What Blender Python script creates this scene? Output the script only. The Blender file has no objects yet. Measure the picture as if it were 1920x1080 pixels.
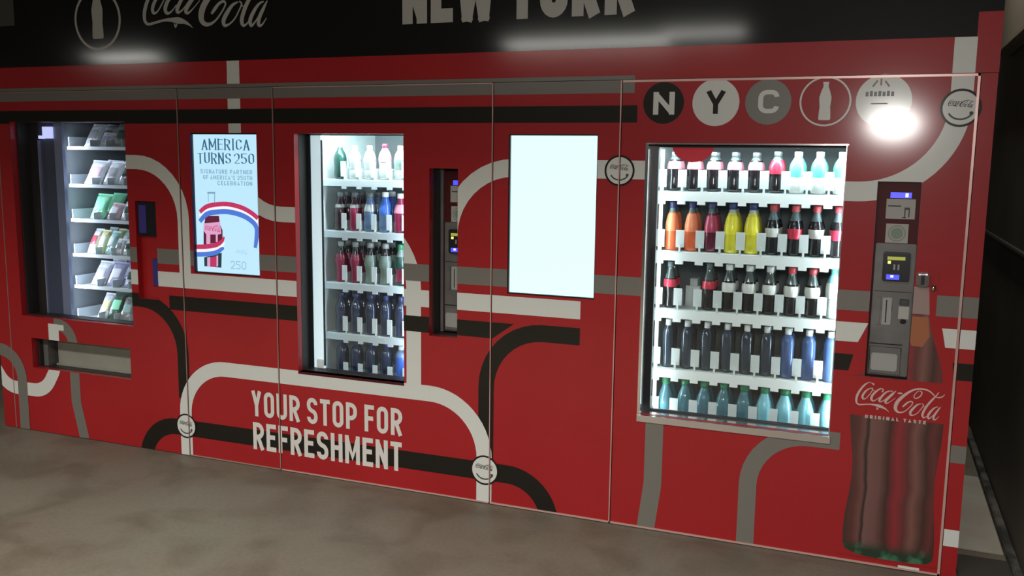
import bpy, bmesh, math, random
from mathutils import Matrix, Vector
random.seed(7)
SC = bpy.context.scene
C = SC.collection
PI = math.pi

# ------------------------------------------------------------------ camera
F = 1715.1                                   # focal length for a 1920 px wide frame
RM = ((0.930270, -0.361379, -0.063269), (0.366650, 0.921815, 0.125795), (0.012863, -0.140221, 0.990037))
EYE = Vector((0.0, -3.6, 1.526))
R3 = Matrix(RM)
cam = bpy.data.cameras.new('camera')
cam_o = bpy.data.objects.new('camera', cam); C.objects.link(cam_o)
cam.sensor_width = 36.0; cam.lens = F / 1920 * 36.0; cam.clip_end = 100; cam.clip_start = 0.05
rx, ry, rz = R3.col[0], R3.col[1], R3.col[2]
mw = Matrix((( rx[0], rz[0], -ry[0], EYE[0]), (rx[1], rz[1], -ry[1], EYE[1]), (rx[2], rz[2], -ry[2], EYE[2]), (0, 0, 0, 1)))
cam_o.matrix_world = mw
SC.camera = cam_o

# ------------------------------------------------------------------ world, lights, exposure
SC.view_settings.view_transform = 'Standard'
SC.view_settings.look = 'None'
SC.view_settings.exposure = 0.0
SC.view_settings.gamma = 1.0
SC.view_settings.use_curve_mapping = False
wd = bpy.data.worlds.new('station'); SC.world = wd; wd.use_nodes = True
bg = wd.node_tree.nodes['Background']; bg.inputs[0].default_value = (1.0, 0.93, 0.80, 1); bg.inputs[1].default_value = 0.03

def area(name, loc, rot, sx, sy, power, col):
    l = bpy.data.lights.new(name, 'AREA'); l.shape = 'RECTANGLE'; l.size = sx; l.size_y = sy
    l.energy = power; l.color = col
    o = bpy.data.objects.new(name, l); C.objects.link(o); o.location = loc; o.rotation_euler = rot
    return o
LAMP = (1.0, 0.985, 0.91)
# ceiling fluorescent rows behind the viewer, then an added alcove fill (all face down)
area('ceiling_and_fill_light', (-3.15, -6.6, 2.83), (0, 0, 0), 1.9, 0.45, 80, LAMP)
area('ceiling_and_fill_light', (-1.90, -7.1, 2.96), (0, 0, 0), 0.9, 0.45, 26, LAMP)
area('ceiling_and_fill_light', (-10.2, -7.0, 2.90), (0, 0, 0), 1.2, 0.45, 50, LAMP)
area('ceiling_and_fill_light', (-1.2, -3.0, 2.95), (0, 0, 0), 2.4, 0.3, 122, LAMP).data.spread = 2.3
area('ceiling_and_fill_light', (-4.6, -3.2, 2.95), (0, 0, 0), 2.4, 0.3, 108, LAMP).data.spread = 2.3
area('ceiling_and_fill_light', (0.44, 0.9, 2.95), (0, 0, 0), 0.15, 0.8, 22, LAMP)  # fill added to lift the alcove floor; no fixture known there
# the news crew's lamp beside the camera
lp = area('camera_lamp', (0.10, -3.58, 1.805), (PI / 2, 0, 0.1), 0.32, 0.17, 26, (1.0, 0.97, 0.93))
lp.data.shape = 'ELLIPSE'

# ------------------------------------------------------------------ materials
def mat(name, col, rough=0.5, metal=0.0, coat=0.0, emit=None, es=0.0, trans=0.0, spec=0.5, coat_rough=0.08):
    m = bpy.data.materials.new(name); m.use_nodes = True
    b = m.node_tree.nodes['Principled BSDF']
    b.inputs['Base Color'].default_value = (*col, 1); b.inputs['Roughness'].default_value = rough
    b.inputs['Metallic'].default_value = metal; b.inputs['Coat Weight'].default_value = coat
    b.inputs['Coat Roughness'].default_value = coat_rough
    b.inputs['Specular IOR Level'].default_value = spec
    b.inputs['Transmission Weight'].default_value = trans
    if emit: b.inputs['Emission Color'].default_value = (*emit, 1); b.inputs['Emission Strength'].default_value = es
    return m
def mottle(m, c1, c2, scale, detail=4, dist=0.0, lo=0.35, hi=0.7):
    nt = m.node_tree; b = nt.nodes['Principled BSDF']
    tc = nt.nodes.new('ShaderNodeTexCoord'); n = nt.nodes.new('ShaderNodeTexNoise'); r = nt.nodes.new('ShaderNodeValToRGB')
    n.inputs['Scale'].default_value = scale; n.inputs['Detail'].default_value = detail; n.inputs['Distortion'].default_value = dist
    nt.links.new(tc.outputs['Object'], n.inputs['Vector']); nt.links.new(n.outputs['Fac'], r.inputs['Fac'])
    r.color_ramp.elements[0].position = lo; r.color_ramp.elements[0].color = (*c1, 1)
    r.color_ramp.elements[1].position = hi; r.color_ramp.elements[1].color = (*c2, 1)
    nt.links.new(r.outputs['Color'], b.inputs['Base Color'])
    return m
M = {}
M['red'] = mottle(mat('red_vinyl', (0.36, 0.014, 0.017), 0.45, spec=0.25, coat=0.5, coat_rough=0.12), (0.335, 0.009, 0.012), (0.38, 0.012, 0.016), 1.2)
M['white'] = mat('white_vinyl', (0.66, 0.66, 0.625), 0.42, coat=0.5, coat_rough=0.12)
M['grey'] = mat('grey_vinyl', (0.17, 0.155, 0.135), 0.42, coat=0.5, coat_rough=0.12)
M['black'] = mat('black_vinyl', (0.010, 0.008, 0.005), 0.5, spec=0.2, coat=0.4, coat_rough=0.12)
M['hblack'] = mat('header_black', (0.006, 0.006, 0.005), 0.5, spec=0.15, coat=0.8, coat_rough=0.09)
M['hwhite'] = mat('header_white', (0.42, 0.41, 0.38), 0.42, coat=0.3)
M['dullgrey'] = mat('dull_grey', (0.06, 0.06, 0.05), 0.5)
M['trim'] = mat('edge_metal', (0.60, 0.38, 0.34), 0.30, metal=0.25)
M['chrome'] = mat('chrome', (0.75, 0.70, 0.70), 0.16, metal=1.0)
M['dark'] = mat('dark_metal', (0.022, 0.019, 0.018), 0.45)
M['gasket'] = mat('black_gasket', (0.012, 0.014, 0.018), 0.4)
M['faceplate'] = mottle(mat('grey_faceplate', (0.15, 0.14, 0.135), 0.45, metal=0.2), (0.12, 0.115, 0.11), (0.17, 0.16, 0.155), 9)
M['darkred'] = mat('maroon_plate', (0.075, 0.008, 0.010), 0.5, spec=0.2)
M['sticker'] = mat('paper_sticker', (0.42, 0.40, 0.37), 0.6)
M['ink'] = mat('dark_ink', (0.05, 0.055, 0.055), 0.6)
M['inkgreen'] = mat('green_grey_ink', (0.22, 0.28, 0.22), 0.6)
M['palegrey'] = mat('pale_grey_plastic', (0.33, 0.33, 0.31), 0.5)
M['reader'] = mat('black_plastic', (0.010, 0.010, 0.014), 0.3)
M['lcd'] = mat('lcd', (0.1, 0.1, 0.02), 0.4, emit=(0.40, 0.42, 0.06), es=0.8)
M['led_yellow'] = mat('yellow_led', (0.2, 0.2, 0.1), 0.4, emit=(1.0, 0.95, 0.2), es=1.4)
M['led_blue'] = mat('blue_led', (0.05, 0.05, 0.3), 0.4, emit=(0.05, 0.06, 1.0), es=1.6)
M['led_core'] = mat('blue_white_led', (0.5, 0.5, 0.9), 0.4, emit=(0.55, 0.55, 1.0), es=2.0)
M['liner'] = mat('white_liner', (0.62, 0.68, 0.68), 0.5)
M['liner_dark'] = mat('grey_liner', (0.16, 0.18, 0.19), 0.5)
M['shelf'] = mat('shelf_metal', (0.55, 0.60, 0.60), 0.4)
M['rail'] = mat('white_rail', (0.82, 0.86, 0.86), 0.4)
M['flag'] = mat('white_plastic', (0.80, 0.86, 0.86), 0.35)
def see_through(m, k):
    nt = m.node_tree; o = nt.nodes['Material Output']; b = nt.nodes['Principled BSDF']; mx = nt.nodes.new('ShaderNodeMixShader'); t = nt.nodes.new('ShaderNodeBsdfTransparent')
    mx.inputs[0].default_value = k; nt.links.new(b.outputs[0], mx.inputs[1]); nt.links.new(t.outputs[0], mx.inputs[2]); nt.links.new(mx.outputs[0], o.inputs['Surface']); return m
see_through(M['flag'], 0.38)
M['rail_m'] = mat('grey_white_rail', (0.50, 0.56, 0.58), 0.4)
M['cabinet'] = mat('cabinet_paint', (0.06, 0.06, 0.06), 0.5)
M['strip'] = mat('led_strip', (0.9, 0.9, 0.9), 0.4, emit=(0.80, 0.98, 1.0), es=2.2)
M['stile_glow'] = mat('glowing_stile', (0.8, 0.85, 0.9), 0.4, emit=(0.55, 0.72, 0.78), es=0.7)
M['bluelight'] = mat('blue_grey_aluminium', (0.30, 0.33, 0.50), 0.35, metal=0.3)
M['bluepanel'] = mat('slate_panel', (0.06, 0.075, 0.12), 0.3)
M['glow_blue'] = mat('small_glow', (0.6, 0.65, 0.9), 0.4, emit=(0.50, 0.56, 0.95), es=0.9)
M['steel'] = mottle(mat('brushed_flap', (0.30, 0.29, 0.25), 0.40, metal=0.2), (0.26, 0.25, 0.21), (0.42, 0.41, 0.35), 3.0, lo=0.3, hi=0.75)
M['navy'] = mat('navy_bezel', (0.02, 0.02, 0.07), 0.3, emit=(0.05, 0.03, 0.22), es=0.2)
M['bezel'] = mat('black_bezel', (0.010, 0.010, 0.016), 0.3)
M['scr'] = mat('screen_ground', (0.1, 0.1, 0.1), 0.3, emit=(0.50, 0.80, 0.98), es=1.0)
M['scr_blank'] = mat('blank_screen', (0.1, 0.1, 0.1), 0.3, emit=(0.68, 1.0, 1.03), es=1.15)
M['scr_navy'] = mat('screen_navy', (0, 0, 0), 0.3, emit=(0.035, 0.14, 0.22), es=1.0)
M['scr_mid'] = mat('screen_mid_blue', (0, 0, 0), 0.3, emit=(0.22, 0.40, 0.52), es=1.0)
M['scr_red'] = mat('screen_red', (0, 0, 0), 0.3, emit=(0.55, 0.035, 0.12), es=1.0)
M['scr_blue'] = mat('screen_blue', (0, 0, 0), 0.3, emit=(0.08, 0.20, 0.68), es=1.0)
M['scr_white'] = mat('screen_white', (0, 0, 0), 0.3, emit=(0.95, 0.95, 1.0), es=1.0)
M['scr_pink'] = mat('screen_pink', (0, 0, 0), 0.3, emit=(0.75, 0.38, 0.62), es=1.0)
M['scr_maroon'] = mat('screen_maroon', (0, 0, 0), 0.3, emit=(0.12, 0.015, 0.04), es=1.0)
M['scr_dark'] = mat('screen_dark', (0, 0, 0), 0.3, emit=(0.02, 0.05, 0.06), es=1.0)
def glass_mat():
    m = bpy.data.materials.new('window_glass'); m.use_nodes = True; nt = m.node_tree
    for n in list(nt.nodes): nt.nodes.remove(n)
    o = nt.nodes.new('ShaderNodeOutputMaterial'); mx = nt.nodes.new('ShaderNodeMixShader'); t = nt.nodes.new('ShaderNodeBsdfTransparent')
    g = nt.nodes.new('ShaderNodeBsdfGlossy'); f = nt.nodes.new('ShaderNodeMath'); f.operation = 'MULTIPLY_ADD'; f.inputs[1].default_value = 0.9; f.inputs[2].default_value = 0.035
    lw = nt.nodes.new('ShaderNodeLayerWeight'); pw = nt.nodes.new('ShaderNodeMath'); pw.operation = 'POWER'; pw.inputs[1].default_value = 5
    lw.inputs[0].default_value = 0.5; nt.links.new(lw.outputs['Facing'], pw.inputs[0]); nt.links.new(pw.outputs[0], f.inputs[0])
    g.inputs['Roughness'].default_value = 0.06; t.inputs[0].default_value = (0.97, 0.99, 0.99, 1)
    nt.links.new(f.outputs[0], mx.inputs[0]); nt.links.new(t.outputs[0], mx.inputs[1]); nt.links.new(g.outputs[0], mx.inputs[2]); nt.links.new(mx.outputs[0], o.inputs[0])
    return m
M['glass'] = glass_mat()
def print_bottle_mat():
    """printed drink bottle: vertical bands of maroon and red, green foot; bands follow the printed object"""
    m = mat('bottle_print', (0.1, 0.02, 0.02), 0.45, coat=0.4, coat_rough=0.12); nt = m.node_tree; b = nt.nodes['Principled BSDF']
    tc = nt.nodes.new('ShaderNodeTexCoord'); sp = nt.nodes.new('ShaderNodeSeparateXYZ'); nt.links.new(tc.outputs['Object'], sp.inputs[0])
    mr = nt.nodes.new('ShaderNodeMapRange'); mr.inputs['From Min'].default_value = -0.03; mr.inputs['From Max'].default_value = 0.292
    n = nt.nodes.new('ShaderNodeTexNoise'); n.inputs['Scale'].default_value = 5; nt.links.new(tc.outputs['Object'], n.inputs['Vector'])
    ad = nt.nodes.new('ShaderNodeMath'); ad.operation = 'MULTIPLY_ADD'; ad.inputs[1].default_value = 0.05
    nt.links.new(n.outputs['Fac'], ad.inputs[0]); nt.links.new(sp.outputs['X'], ad.inputs[2])
    sb = nt.nodes.new('ShaderNodeMath'); sb.operation = 'SUBTRACT'; sb.inputs[1].default_value = 0.025
    nt.links.new(ad.outputs[0], sb.inputs[0]); nt.links.new(sb.outputs[0], mr.inputs['Value'])
    r = nt.nodes.new('ShaderNodeValToRGB'); el = r.color_ramp.elements
    stops = [(0.0, (0.05, 0.018, 0.012)), (0.10, (0.10, 0.022, 0.018)), (0.17, (0.15, 0.055, 0.045)), (0.21, (0.012, 0.006, 0.005)), (0.235, (0.17, 0.075, 0.065)),
             (0.36, (0.15, 0.06, 0.05)), (0.46, (0.05, 0.014, 0.010)), (0.56, (0.26, 0.014, 0.022)), (0.66, (0.11, 0.022, 0.020)), (0.74, (0.19, 0.075, 0.060)), (0.85, (0.05, 0.016, 0.012)), (0.93, (0.13, 0.022, 0.020)), (1.0, (0.05, 0.014, 0.010))]
    el[0].position = 0; el[0].color = (*stops[0][1], 1); el[1].position = 1; el[1].color = (*stops[-1][1], 1)
    for p, c in stops[1:-1]:
        e = el.new(p); e.color = (*c, 1)
    nt.links.new(mr.outputs[0], r.inputs[0])
    r2 = nt.nodes.new('ShaderNodeValToRGB'); r2.color_ramp.elements[0].position = 0.062; r2.color_ramp.elements[1].position = 0.100
    r2.color_ramp.elements[0].color = (1, 1, 1, 1); r2.color_ramp.elements[1].color = (0, 0, 0, 1)
    nt.links.new(sp.outputs['Z'], r2.inputs[0])
    n2 = nt.nodes.new('ShaderNodeTexNoise'); n2.inputs['Scale'].default_value = 14; nt.links.new(tc.outputs['Object'], n2.inputs['Vector'])
    r3 = nt.nodes.new('ShaderNodeValToRGB'); r3.color_ramp.elements[0].position = 0.52; r3.color_ramp.elements[0].color = (0.010, 0.030, 0.012, 1)
    r3.color_ramp.elements[1].position = 0.66; r3.color_ramp.elements[1].color = (0.04, 0.17, 0.09, 1); nt.links.new(n2.outputs['Fac'], r3.inputs[0])
    mx = nt.nodes.new('ShaderNodeMixRGB'); nt.links.new(r2.outputs[0], mx.inputs[0]); nt.links.new(r.outputs[0], mx.inputs[1]); nt.links.new(r3.outputs[0], mx.inputs[2])
    nt.links.new(mx.outputs[0], b.inputs['Base Color'])
    return m
M['bottle_print'] = print_bottle_mat()
M['print_neck'] = mat('print_neck', (0.33, 0.22, 0.20), 0.5, coat=0.4); M['print_orange'] = mat('print_orange', (0.36, 0.11, 0.04), 0.5, coat=0.4)
M['print_silver'] = mat('print_silver', (0.35, 0.35, 0.33), 0.4, metal=0.5); M['print_pale'] = mat('print_pale', (0.55, 0.42, 0.38), 0.5)

# ------------------------------------------------------------------ helpers
def P(u, v, y=0.0):
    """the point at depth y that the photograph shows at (u, v)"""
    d = R3 @ Vector(((u - 960) / F, 1.0, -(v - 540) / F)); t = (y + 3.6) / d[1]
    return d[0] * t, d[2] * t + EYE[2]
def link(name, me, m=None, parent=None):
    o = bpy.data.objects.new(name, me); C.objects.link(o)
    if m is not None: me.materials.append(m)
    if parent is not None: o.parent = parent
    return o
def inv_parent(o, parent):
    o.parent = parent
def thing(name, label, cat, loc=(0, 0, 0), group=None, kind=None):
    o = bpy.data.objects.new(name, None); C.objects.link(o); o.location = loc; o.empty_display_size = 0.1
    o['label'] = label; o['category'] = cat
    if group: o['group'] = group
    if kind: o['kind'] = kind
    return o
def finish(bm, name, m, parent=None, smooth=False, off=(0, 0, 0)):
    if any(off): bmesh.ops.translate(bm, vec=Vector(off), verts=bm.verts)
    if smooth:
        for f in bm.faces: f.smooth = True
    me = bpy.data.meshes.new(name); bm.to_mesh(me); bm.free()
    return link(name, me, m, parent)
def bbox(bm, x0, x1, y0, y1, z0, z1, bev=0.0):
    g = bmesh.ops.create_cube(bm, size=1.0)
    for v in g['verts']:
        v.co = Vector(((x0 + x1) / 2 + v.co.x * (x1 - x0), (y0 + y1) / 2 + v.co.y * (y1 - y0), (z0 + z1) / 2 + v.co.z * (z1 - z0)))
    if bev > 0:
        es = set()
        for v in g['verts']: es.update(v.link_edges)
        bmesh.ops.bevel(bm, geom=list(es), offset=bev, segments=2, affect='EDGES')
def box(name, m, parent, x0, x1, y0, y1, z0, z1, bev=0.0):
    bm = bmesh.new(); bbox(bm, x0, x1, y0, y1, z0, z1, bev); return finish(bm, name, m, parent)
def boxes(name, m, parent, lst):
    bm = bmesh.new()
    for b in lst: bbox(bm, *b)
    return finish(bm, name, m, parent)
def repeat(name, m, parent, shape, spots):
    first = boxes(name, m, parent, shape); first.location = spots[0]
    for p in spots[1:]:
        c = first.copy(); C.objects.link(c); c.parent = parent; c.location = p
def lathe(name, m, parent, prof, seg=20, loc=(0, 0, 0)):
    bm = bmesh.new(); rings = []
    for r, z in prof:
        if r < 1e-5: rings.append([bm.verts.new((loc[0], loc[1], z + loc[2]))])
        else: rings.append([bm.verts.new((loc[0] + r * math.cos(2 * PI * k / seg), loc[1] + r * math.sin(2 * PI * k / seg), z + loc[2])) for k in range(seg)])
    for a, b in zip(rings, rings[1:]):
        for k in range(seg):
            k2 = (k + 1) % seg
            if len(a) == 1 and len(b) == 1: continue
            if len(a) == 1: bm.faces.new((a[0], b[k2], b[k]))
            elif len(b) == 1: bm.faces.new((a[k], a[k2], b[0]))
            else: bm.faces.new((a[k], a[k2], b[k2], b[k]))
    bmesh.ops.recalc_face_normals(bm, faces=bm.faces)
    return finish(bm, name, m, parent, smooth=True)

# 2-D path tools (x, z)
def roundp(pts, rad, n=8, closed=False):
    """round the corners of a polyline; rad is one radius or a list"""
    out = []; N = len(pts)
    for i, p in enumerate(pts):
        if not closed and (i == 0 or i == N - 1): out.append(p); continue
        a, b = pts[i - 1], pts[(i + 1) % N]; r = rad[i] if isinstance(rad, (list, tuple)) else rad
        va = Vector((a[0] - p[0], a[1] - p[1])); vb = Vector((b[0] - p[0], b[1] - p[1])); la, lb = va.length, vb.length
        if la < 1e-9 or lb < 1e-9 or r <= 0: out.append(p); continue
        va /= la; vb /= lb; ang = va.angle(vb)
        if ang > 3.1: out.append(p); continue
        d = min(r / math.tan(ang / 2), la * 0.5 if not closed and i - 1 > 0 or closed else la, lb * 0.5 if not closed and i + 1 < N - 1 or closed else lb)
        rr = d * math.tan(ang / 2)
        t0 = Vector(p) + va * d; t1 = Vector(p) + vb * d
        bis = (va + vb).normalized(); ctr = Vector(p) + bis * (rr / math.sin(ang / 2))
        a0 = math.atan2(t0.y - ctr.y, t0.x - ctr.x); a1 = math.atan2(t1.y - ctr.y, t1.x - ctr.x)
        da = (a1 - a0 + PI) % (2 * PI) - PI
        for k in range(n + 1):
            a_ = a0 + da * k / n; out.append((ctr.x + rr * math.cos(a_), ctr.y + rr * math.sin(a_)))
    return out
def ribbon(pts, w, closed=False, nib=None):
    """quads of a stroke; w a width or one per point; nib=(angle, thin, thick) for a broad pen"""
    q = []
    for p in pts:
        if not q or (Vector(p) - Vector(q[-1])).length > 1e-6: q.append(tuple(p))
    pts = q; n = len(pts)
    if closed and (Vector(pts[0]) - Vector(pts[-1])).length < 1e-6: pts = pts[:-1]; n -= 1
    if nib:
        polys = []
        for i in range(n if closed else n - 1):
            a = Vector(pts[i]); b = Vector(pts[(i + 1) % n]); d = (b - a).normalized()
            ww = nib[1] + (nib[2] - nib[1]) * min(1, abs(d.x * math.sin(nib[0]) - d.y * math.cos(nib[0]))) ** 3
            nn = Vector((-d.y, d.x)) * ww / 2; e = d * (nib[1] * 0.3)
            polys.append([tuple(a - e + nn), tuple(a - e - nn), tuple(b + e - nn), tuple(b + e + nn)])
        return polys
    L = []; Rr = []
    for i in range(n):
        p = Vector(pts[i]); ww = (w[i] if isinstance(w, (list, tuple)) else w) / 2
        if closed: a = Vector(pts[i - 1]); b = Vector(pts[(i + 1) % n])
        else: a = Vector(pts[max(i - 1, 0)]); b = Vector(pts[min(i + 1, n - 1)])
        d1 = (p - a); d2 = (b - p)
        if d1.length < 1e-9: d1 = d2
        if d2.length < 1e-9: d2 = d1
        d1.normalize(); d2.normalize(); t = (d1 + d2)
        if t.length < 1e-6: t = d1
        t.normalize(); nn = Vector((-t.y, t.x)); c = max(0.6, nn.dot(Vector((-d1.y, d1.x))))
        L.append(tuple(p + nn * ww / c)); Rr.append(tuple(p - nn * ww / c))
    polys = []
    for i in range(n if closed else n - 1):
        j = (i + 1) % n; polys.append([L[i], Rr[i], Rr[j], L[j]])
    return polys
def disc(cx, cz, r, n=40): return [[(cx + r * math.cos(2 * PI * k / n), cz + r * math.sin(2 * PI * k / n)) for k in range(n)]]
def ring(cx, cz, r, w, n=48): return ribbon([(cx + r * math.cos(2 * PI * k / n), cz + r * math.sin(2 * PI * k / n)) for k in range(n)], w, closed=True)
def rect(x0, x1, z0, z1): return [[(x0, z0), (x1, z0), (x1, z1), (x0, z1)]]
def clip(poly, x0, x1, z0, z1):
    for ax, lim, s in ((0, x0, 1), (0, x1, -1), (1, z0, 1), (1, z1, -1)):
        out = []
        for i in range(len(poly)):
            a, b = poly[i - 1], poly[i]; ia = (a[ax] - lim) * s >= 0; ib = (b[ax] - lim) * s >= 0
            if ia != ib:
                t = (lim - a[ax]) / (b[ax] - a[ax]); out.append((a[0] + (b[0] - a[0]) * t, a[1] + (b[1] - a[1]) * t))
            if ib: out.append(b)
        poly = out
        if len(poly) < 3: return None
    return poly
FLAT_N = [0]
def flat(name, polys, m, parent, y, rects=None):
    if isinstance(polys, tuple): polys = [p for l in polys for p in l]
    """a flat print in the x-z plane at depth y, facing -y"""
    verts = []; faces = []
    for p in polys:
        for c in ([p] if rects is None else [clip(p, *r) for r in rects]):
            if not c or len(c) < 3: continue
            A = sum(c[i - 1][0] * c[i][1] - c[i][0] * c[i - 1][1] for i in range(len(c)))
            if abs(A) < 1e-8: continue
            if A < 0: c = c[::-1]
            FLAT_N[0] += 1; yy = y - (FLAT_N[0] * .6180339 % 1.0) * 3.2e-4      # strokes that cross never share a plane
            faces.append(list(range(len(verts), len(verts) + len(c)))); verts += [(q[0], yy, q[1]) for q in c]
    if not faces: return None
    me = bpy.data.meshes.new(name); me.from_pydata(verts, [], faces); me.update()
    return link(name, me, m, parent)

# stroke lettering -----------------------------------------------------------
def glyph(ch, w, t):
    """list of (points, closed); box [0,w] x [0,1]; t = stroke thickness"""
    a = t / 2; l, r, b, T = a, w - a, a, 1 - a; c = w / 2; R = min(w * 0.42, 0.24)
    rp = lambda pts, closed=False: (roundp(pts, R, 5, closed), closed)
    S = lambda *p: (list(p), False)
    g = {
     'Y': [S((l, 1), (c, .43)), S((r, 1), (c, .43)), S((c, .48), (c, 0))],
     'O': [rp([(l, b), (r, b), (r, T), (l, T)], True)], '0': [rp([(l, b), (r, b), (r, T), (l, T)], True)],
     'Q': [rp([(l, b), (r, b), (r, T), (l, T)], True)],
     'U': [rp([(l, 1), (l, b), (r, b), (r, 1)])],
     'R': [S((l, 0), (l, 1)), rp([(l, T), (r, T), (r, .47), (l, .47)]), S((c * .9, .47), (r + a * .1, 0))],
     'P': [S((l, 0), (l, 1)), rp([(l, T), (r, T), (r, .42), (l, .42)])],
     'B': [S((l, 0), (l, 1)), rp([(l, T), (r, T), (r, .52), (l, .52)]), rp([(l, .52), (r, .52), (r, b), (l, b)])],
     'D': [S((l, 0), (l, 1)), rp([(l, T), (r, T), (r, b), (l, b)])],
     'S': [rp([(r, .74), (r, T), (l, T), (l, .56), (r, .44), (r, b), (l, b), (l, .26)])],
     'C': [rp([(r, .70), (r, T), (l, T), (l, b), (r, b), (r, .30)])],
     'G': [rp([(r, .70), (r, T), (l, T), (l, b), (r, b), (r, .45), (c, .45)])],
     'T': [S((0, T), (w, T)), S((c, T), (c, 0))],
     'F': [S((l, 0), (l, 1)), S((l, T), (w, T)), S((l, .5), (w * .9, .5))],
     'E': [S((l, 0), (l, 1)), S((l, T), (w, T)), S((l, .52), (w * .9, .52)), S((l, b), (w, b))],
     'H': [S((l, 0), (l, 1)), S((r, 0), (r, 1)), S((l, .5), (r, .5))],
     'N': [S((l, 0), (l, 1)), S((r, 0), (r, 1)), S((l, T), (r, b))],
     'M': [S((l, 0), (l, 1)), S((r, 0), (r, 1)), S((l, T), (c, .25), (r, T))],
     'W': [S((l, 1), (w * .29, 0)), S((w * .26, 0), (c * 1.02, .95)), S((c * .98, .95), (w * .74, 0)), S((w * .71, 0), (w - l, 1))],
     'K': [S((l, 0), (l, 1)), S((l, .40), (r, 1)), S((c * .85, .55), (r + a * .3, 0))],
     'A': [S((l * .9, 0), (c, T), (w - l * .9, 0)), S((w * .25, .3), (w * .75, .3))],
     'I': [S((c, 0), (c, 1))], 'L': [S((l, 1), (l, 0)), S((l, b), (w, b))],
     '2': [rp([(l, .72), (l, T), (r, T), (r, .5), (l, b)]), S((l, b), (w, b))],
     '5': [S((w * .95, T), (l, T), (l, .55)), rp([(l, .58), (r, .58), (r, b), (l, b), (l, .2)])],
     "'": [S((c, 1), (c, .75))], ' ': [],
    }
    return g[ch]
WID = {'W': 1.45, 'M': 1.25, 'I': .45, "'": .3, 'E': .88, 'F': .86, 'L': .82, 'T': .92}
def text(s, x0, x1, z0, h, t=.17, w=.5, gap=.09, space=.28, nib=None, serif=False, slope=0.0):
    """polygons of a line of text that fills x0..x1 at baseline z0, cap height h"""
    tot = 0; pos = []
    for ch in s:
        if ch == ' ': tot += space; pos.append(None); continue
        cw = w * WID.get(ch, 1.0); pos.append((tot, cw)); tot += cw + gap
    tot -= gap; sx = (x1 - x0) / tot; polys = []; letters = []
    for ch, q in zip(s, pos):
        if q is None: continue
        st = glyph(ch, q[1], t); polys = []; letters.append(polys)
        if serif and ch in 'AMERICTUNKHPFL':
            xs = set()
            for pts, cl in st:
                for p in (pts[0], pts[-1]):
                    if abs(p[1]) < .02 or abs(p[1] - 1) < .02: xs.add((round(p[0], 3), round(p[1])))
            st = st + [([(x - .09, z + (.02 if z == 0 else -.02)), (x + .09, z + (.02 if z == 0 else -.02))], False) for x, z in xs]
        for pts, cl in st:
            rb = ribbon(pts, t, cl, nib)
            for p in rb:
                polys.append([(x0 + (q[0] + a) * sx, z0 + b * h + slope * (x0 + (q[0] + a) * sx - x0)) for a, b in p])
    return tuple(letters)

# script logo, traced as pen strokes (x, y, width) in a 1836 x 1080 box
LOGO = [
 [(330,145,8),(265,190,32),(200,270,40),(140,380,44),(105,480,46),(95,570,42),(105,630,36),(150,668,28),(250,655,26),(370,638,26),(470,645,44),(560,662,66),(640,690,40),(700,730,20),(745,775,4)],
 [(500,690,10),(515,735,24),(540,700,10)],
 [(320,145,12),(375,165,16),(405,180,40),(415,205,26)],
 [(390,275,20),(320,300,24),(250,380,38),(212,470,42),(225,530,34),(275,520,18),(335,440,16),(385,350,16),(405,295,16),(385,265,14)],
 [(385,300,12),(430,330,12),(470,330,10)],
 [(575,340,22),(605,310,26),(590,272,22),(540,275,26),(470,340,38),(405,430,46),(385,510,44),(415,555,32),(470,535,16),(540,460,12)],
 [(800,310,14),(740,300,20),(660,340,34),(590,430,42),(545,520,44),(560,560,28),(620,530,16),(700,440,14),(790,330,12)],
 [(850,285,14),(780,380,38),(700,480,44),(660,550,44),(690,582,26),(760,530,12),(850,440,8)],
 [(885,330,26),(930,330,34),(972,330,26)],
 [(1290,235,12),(1340,265,22),(1320,340,24),(1260,400,24),(1210,405,22),(1195,360,18),(1230,290,16),(1280,235,14)],
 [(1590,330,12),(1540,275,26),(1480,225,30),(1400,195,34),(1290,192,34),(1190,222,38),(1090,290,48),(990,390,60),(905,500,70),(865,600,72),(865,690,60),(910,745,44),(980,750,30),(1060,700,20),(1140,600,18),(1180,525,20),(1160,487,26),(1100,505,30),(1040,570,38),(995,625,24)],
 [(1340,515,14),(1270,545,32),(1200,630,46),(1150,720,48),(1160,785,36),(1215,780,20),(1290,720,16),(1350,620,16),(1385,545,18),(1355,508,16)],
 [(1375,560,10),(1420,580,10),(1460,560,8)],
 [(1765,260,8),(1720,320,22),(1650,345,24),(1590,325,16)],
 [(1655,225,12),(1600,320,26),(1530,420,40),(1450,550,44),(1395,680,46),(1380,770,44),(1410,815,26),(1470,770,12)],
 [(1660,545,12),(1600,570,26),(1530,660,40),(1485,760,44),(1500,825,30),(1550,780,16),(1610,690,14),(1670,580,10)],
 [(1705,540,12),(1650,640,36),(1600,740,42),(1590,820,38),(1630,830,20),(1690,750,8)],
]
def smooth_path(p, k=3):
    out = []
    for i in range(len(p) - 1):
        p0, p1, p2, p3 = p[max(i - 1, 0)], p[i], p[i + 1], p[min(i + 2, len(p) - 1)]
        for j in range(k):
            t = j / k; out.append(tuple(0.5 * ((2 * p1[c]) + (-p0[c] + p2[c]) * t + (2 * p0[c] - 5 * p1[c] + 4 * p2[c] - p3[c]) * t * t + (-p0[c] + 3 * p1[c] - 3 * p2[c] + p3[c]) * t ** 3) for c in range(3)))
    out.append(p[-1]); return out
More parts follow.
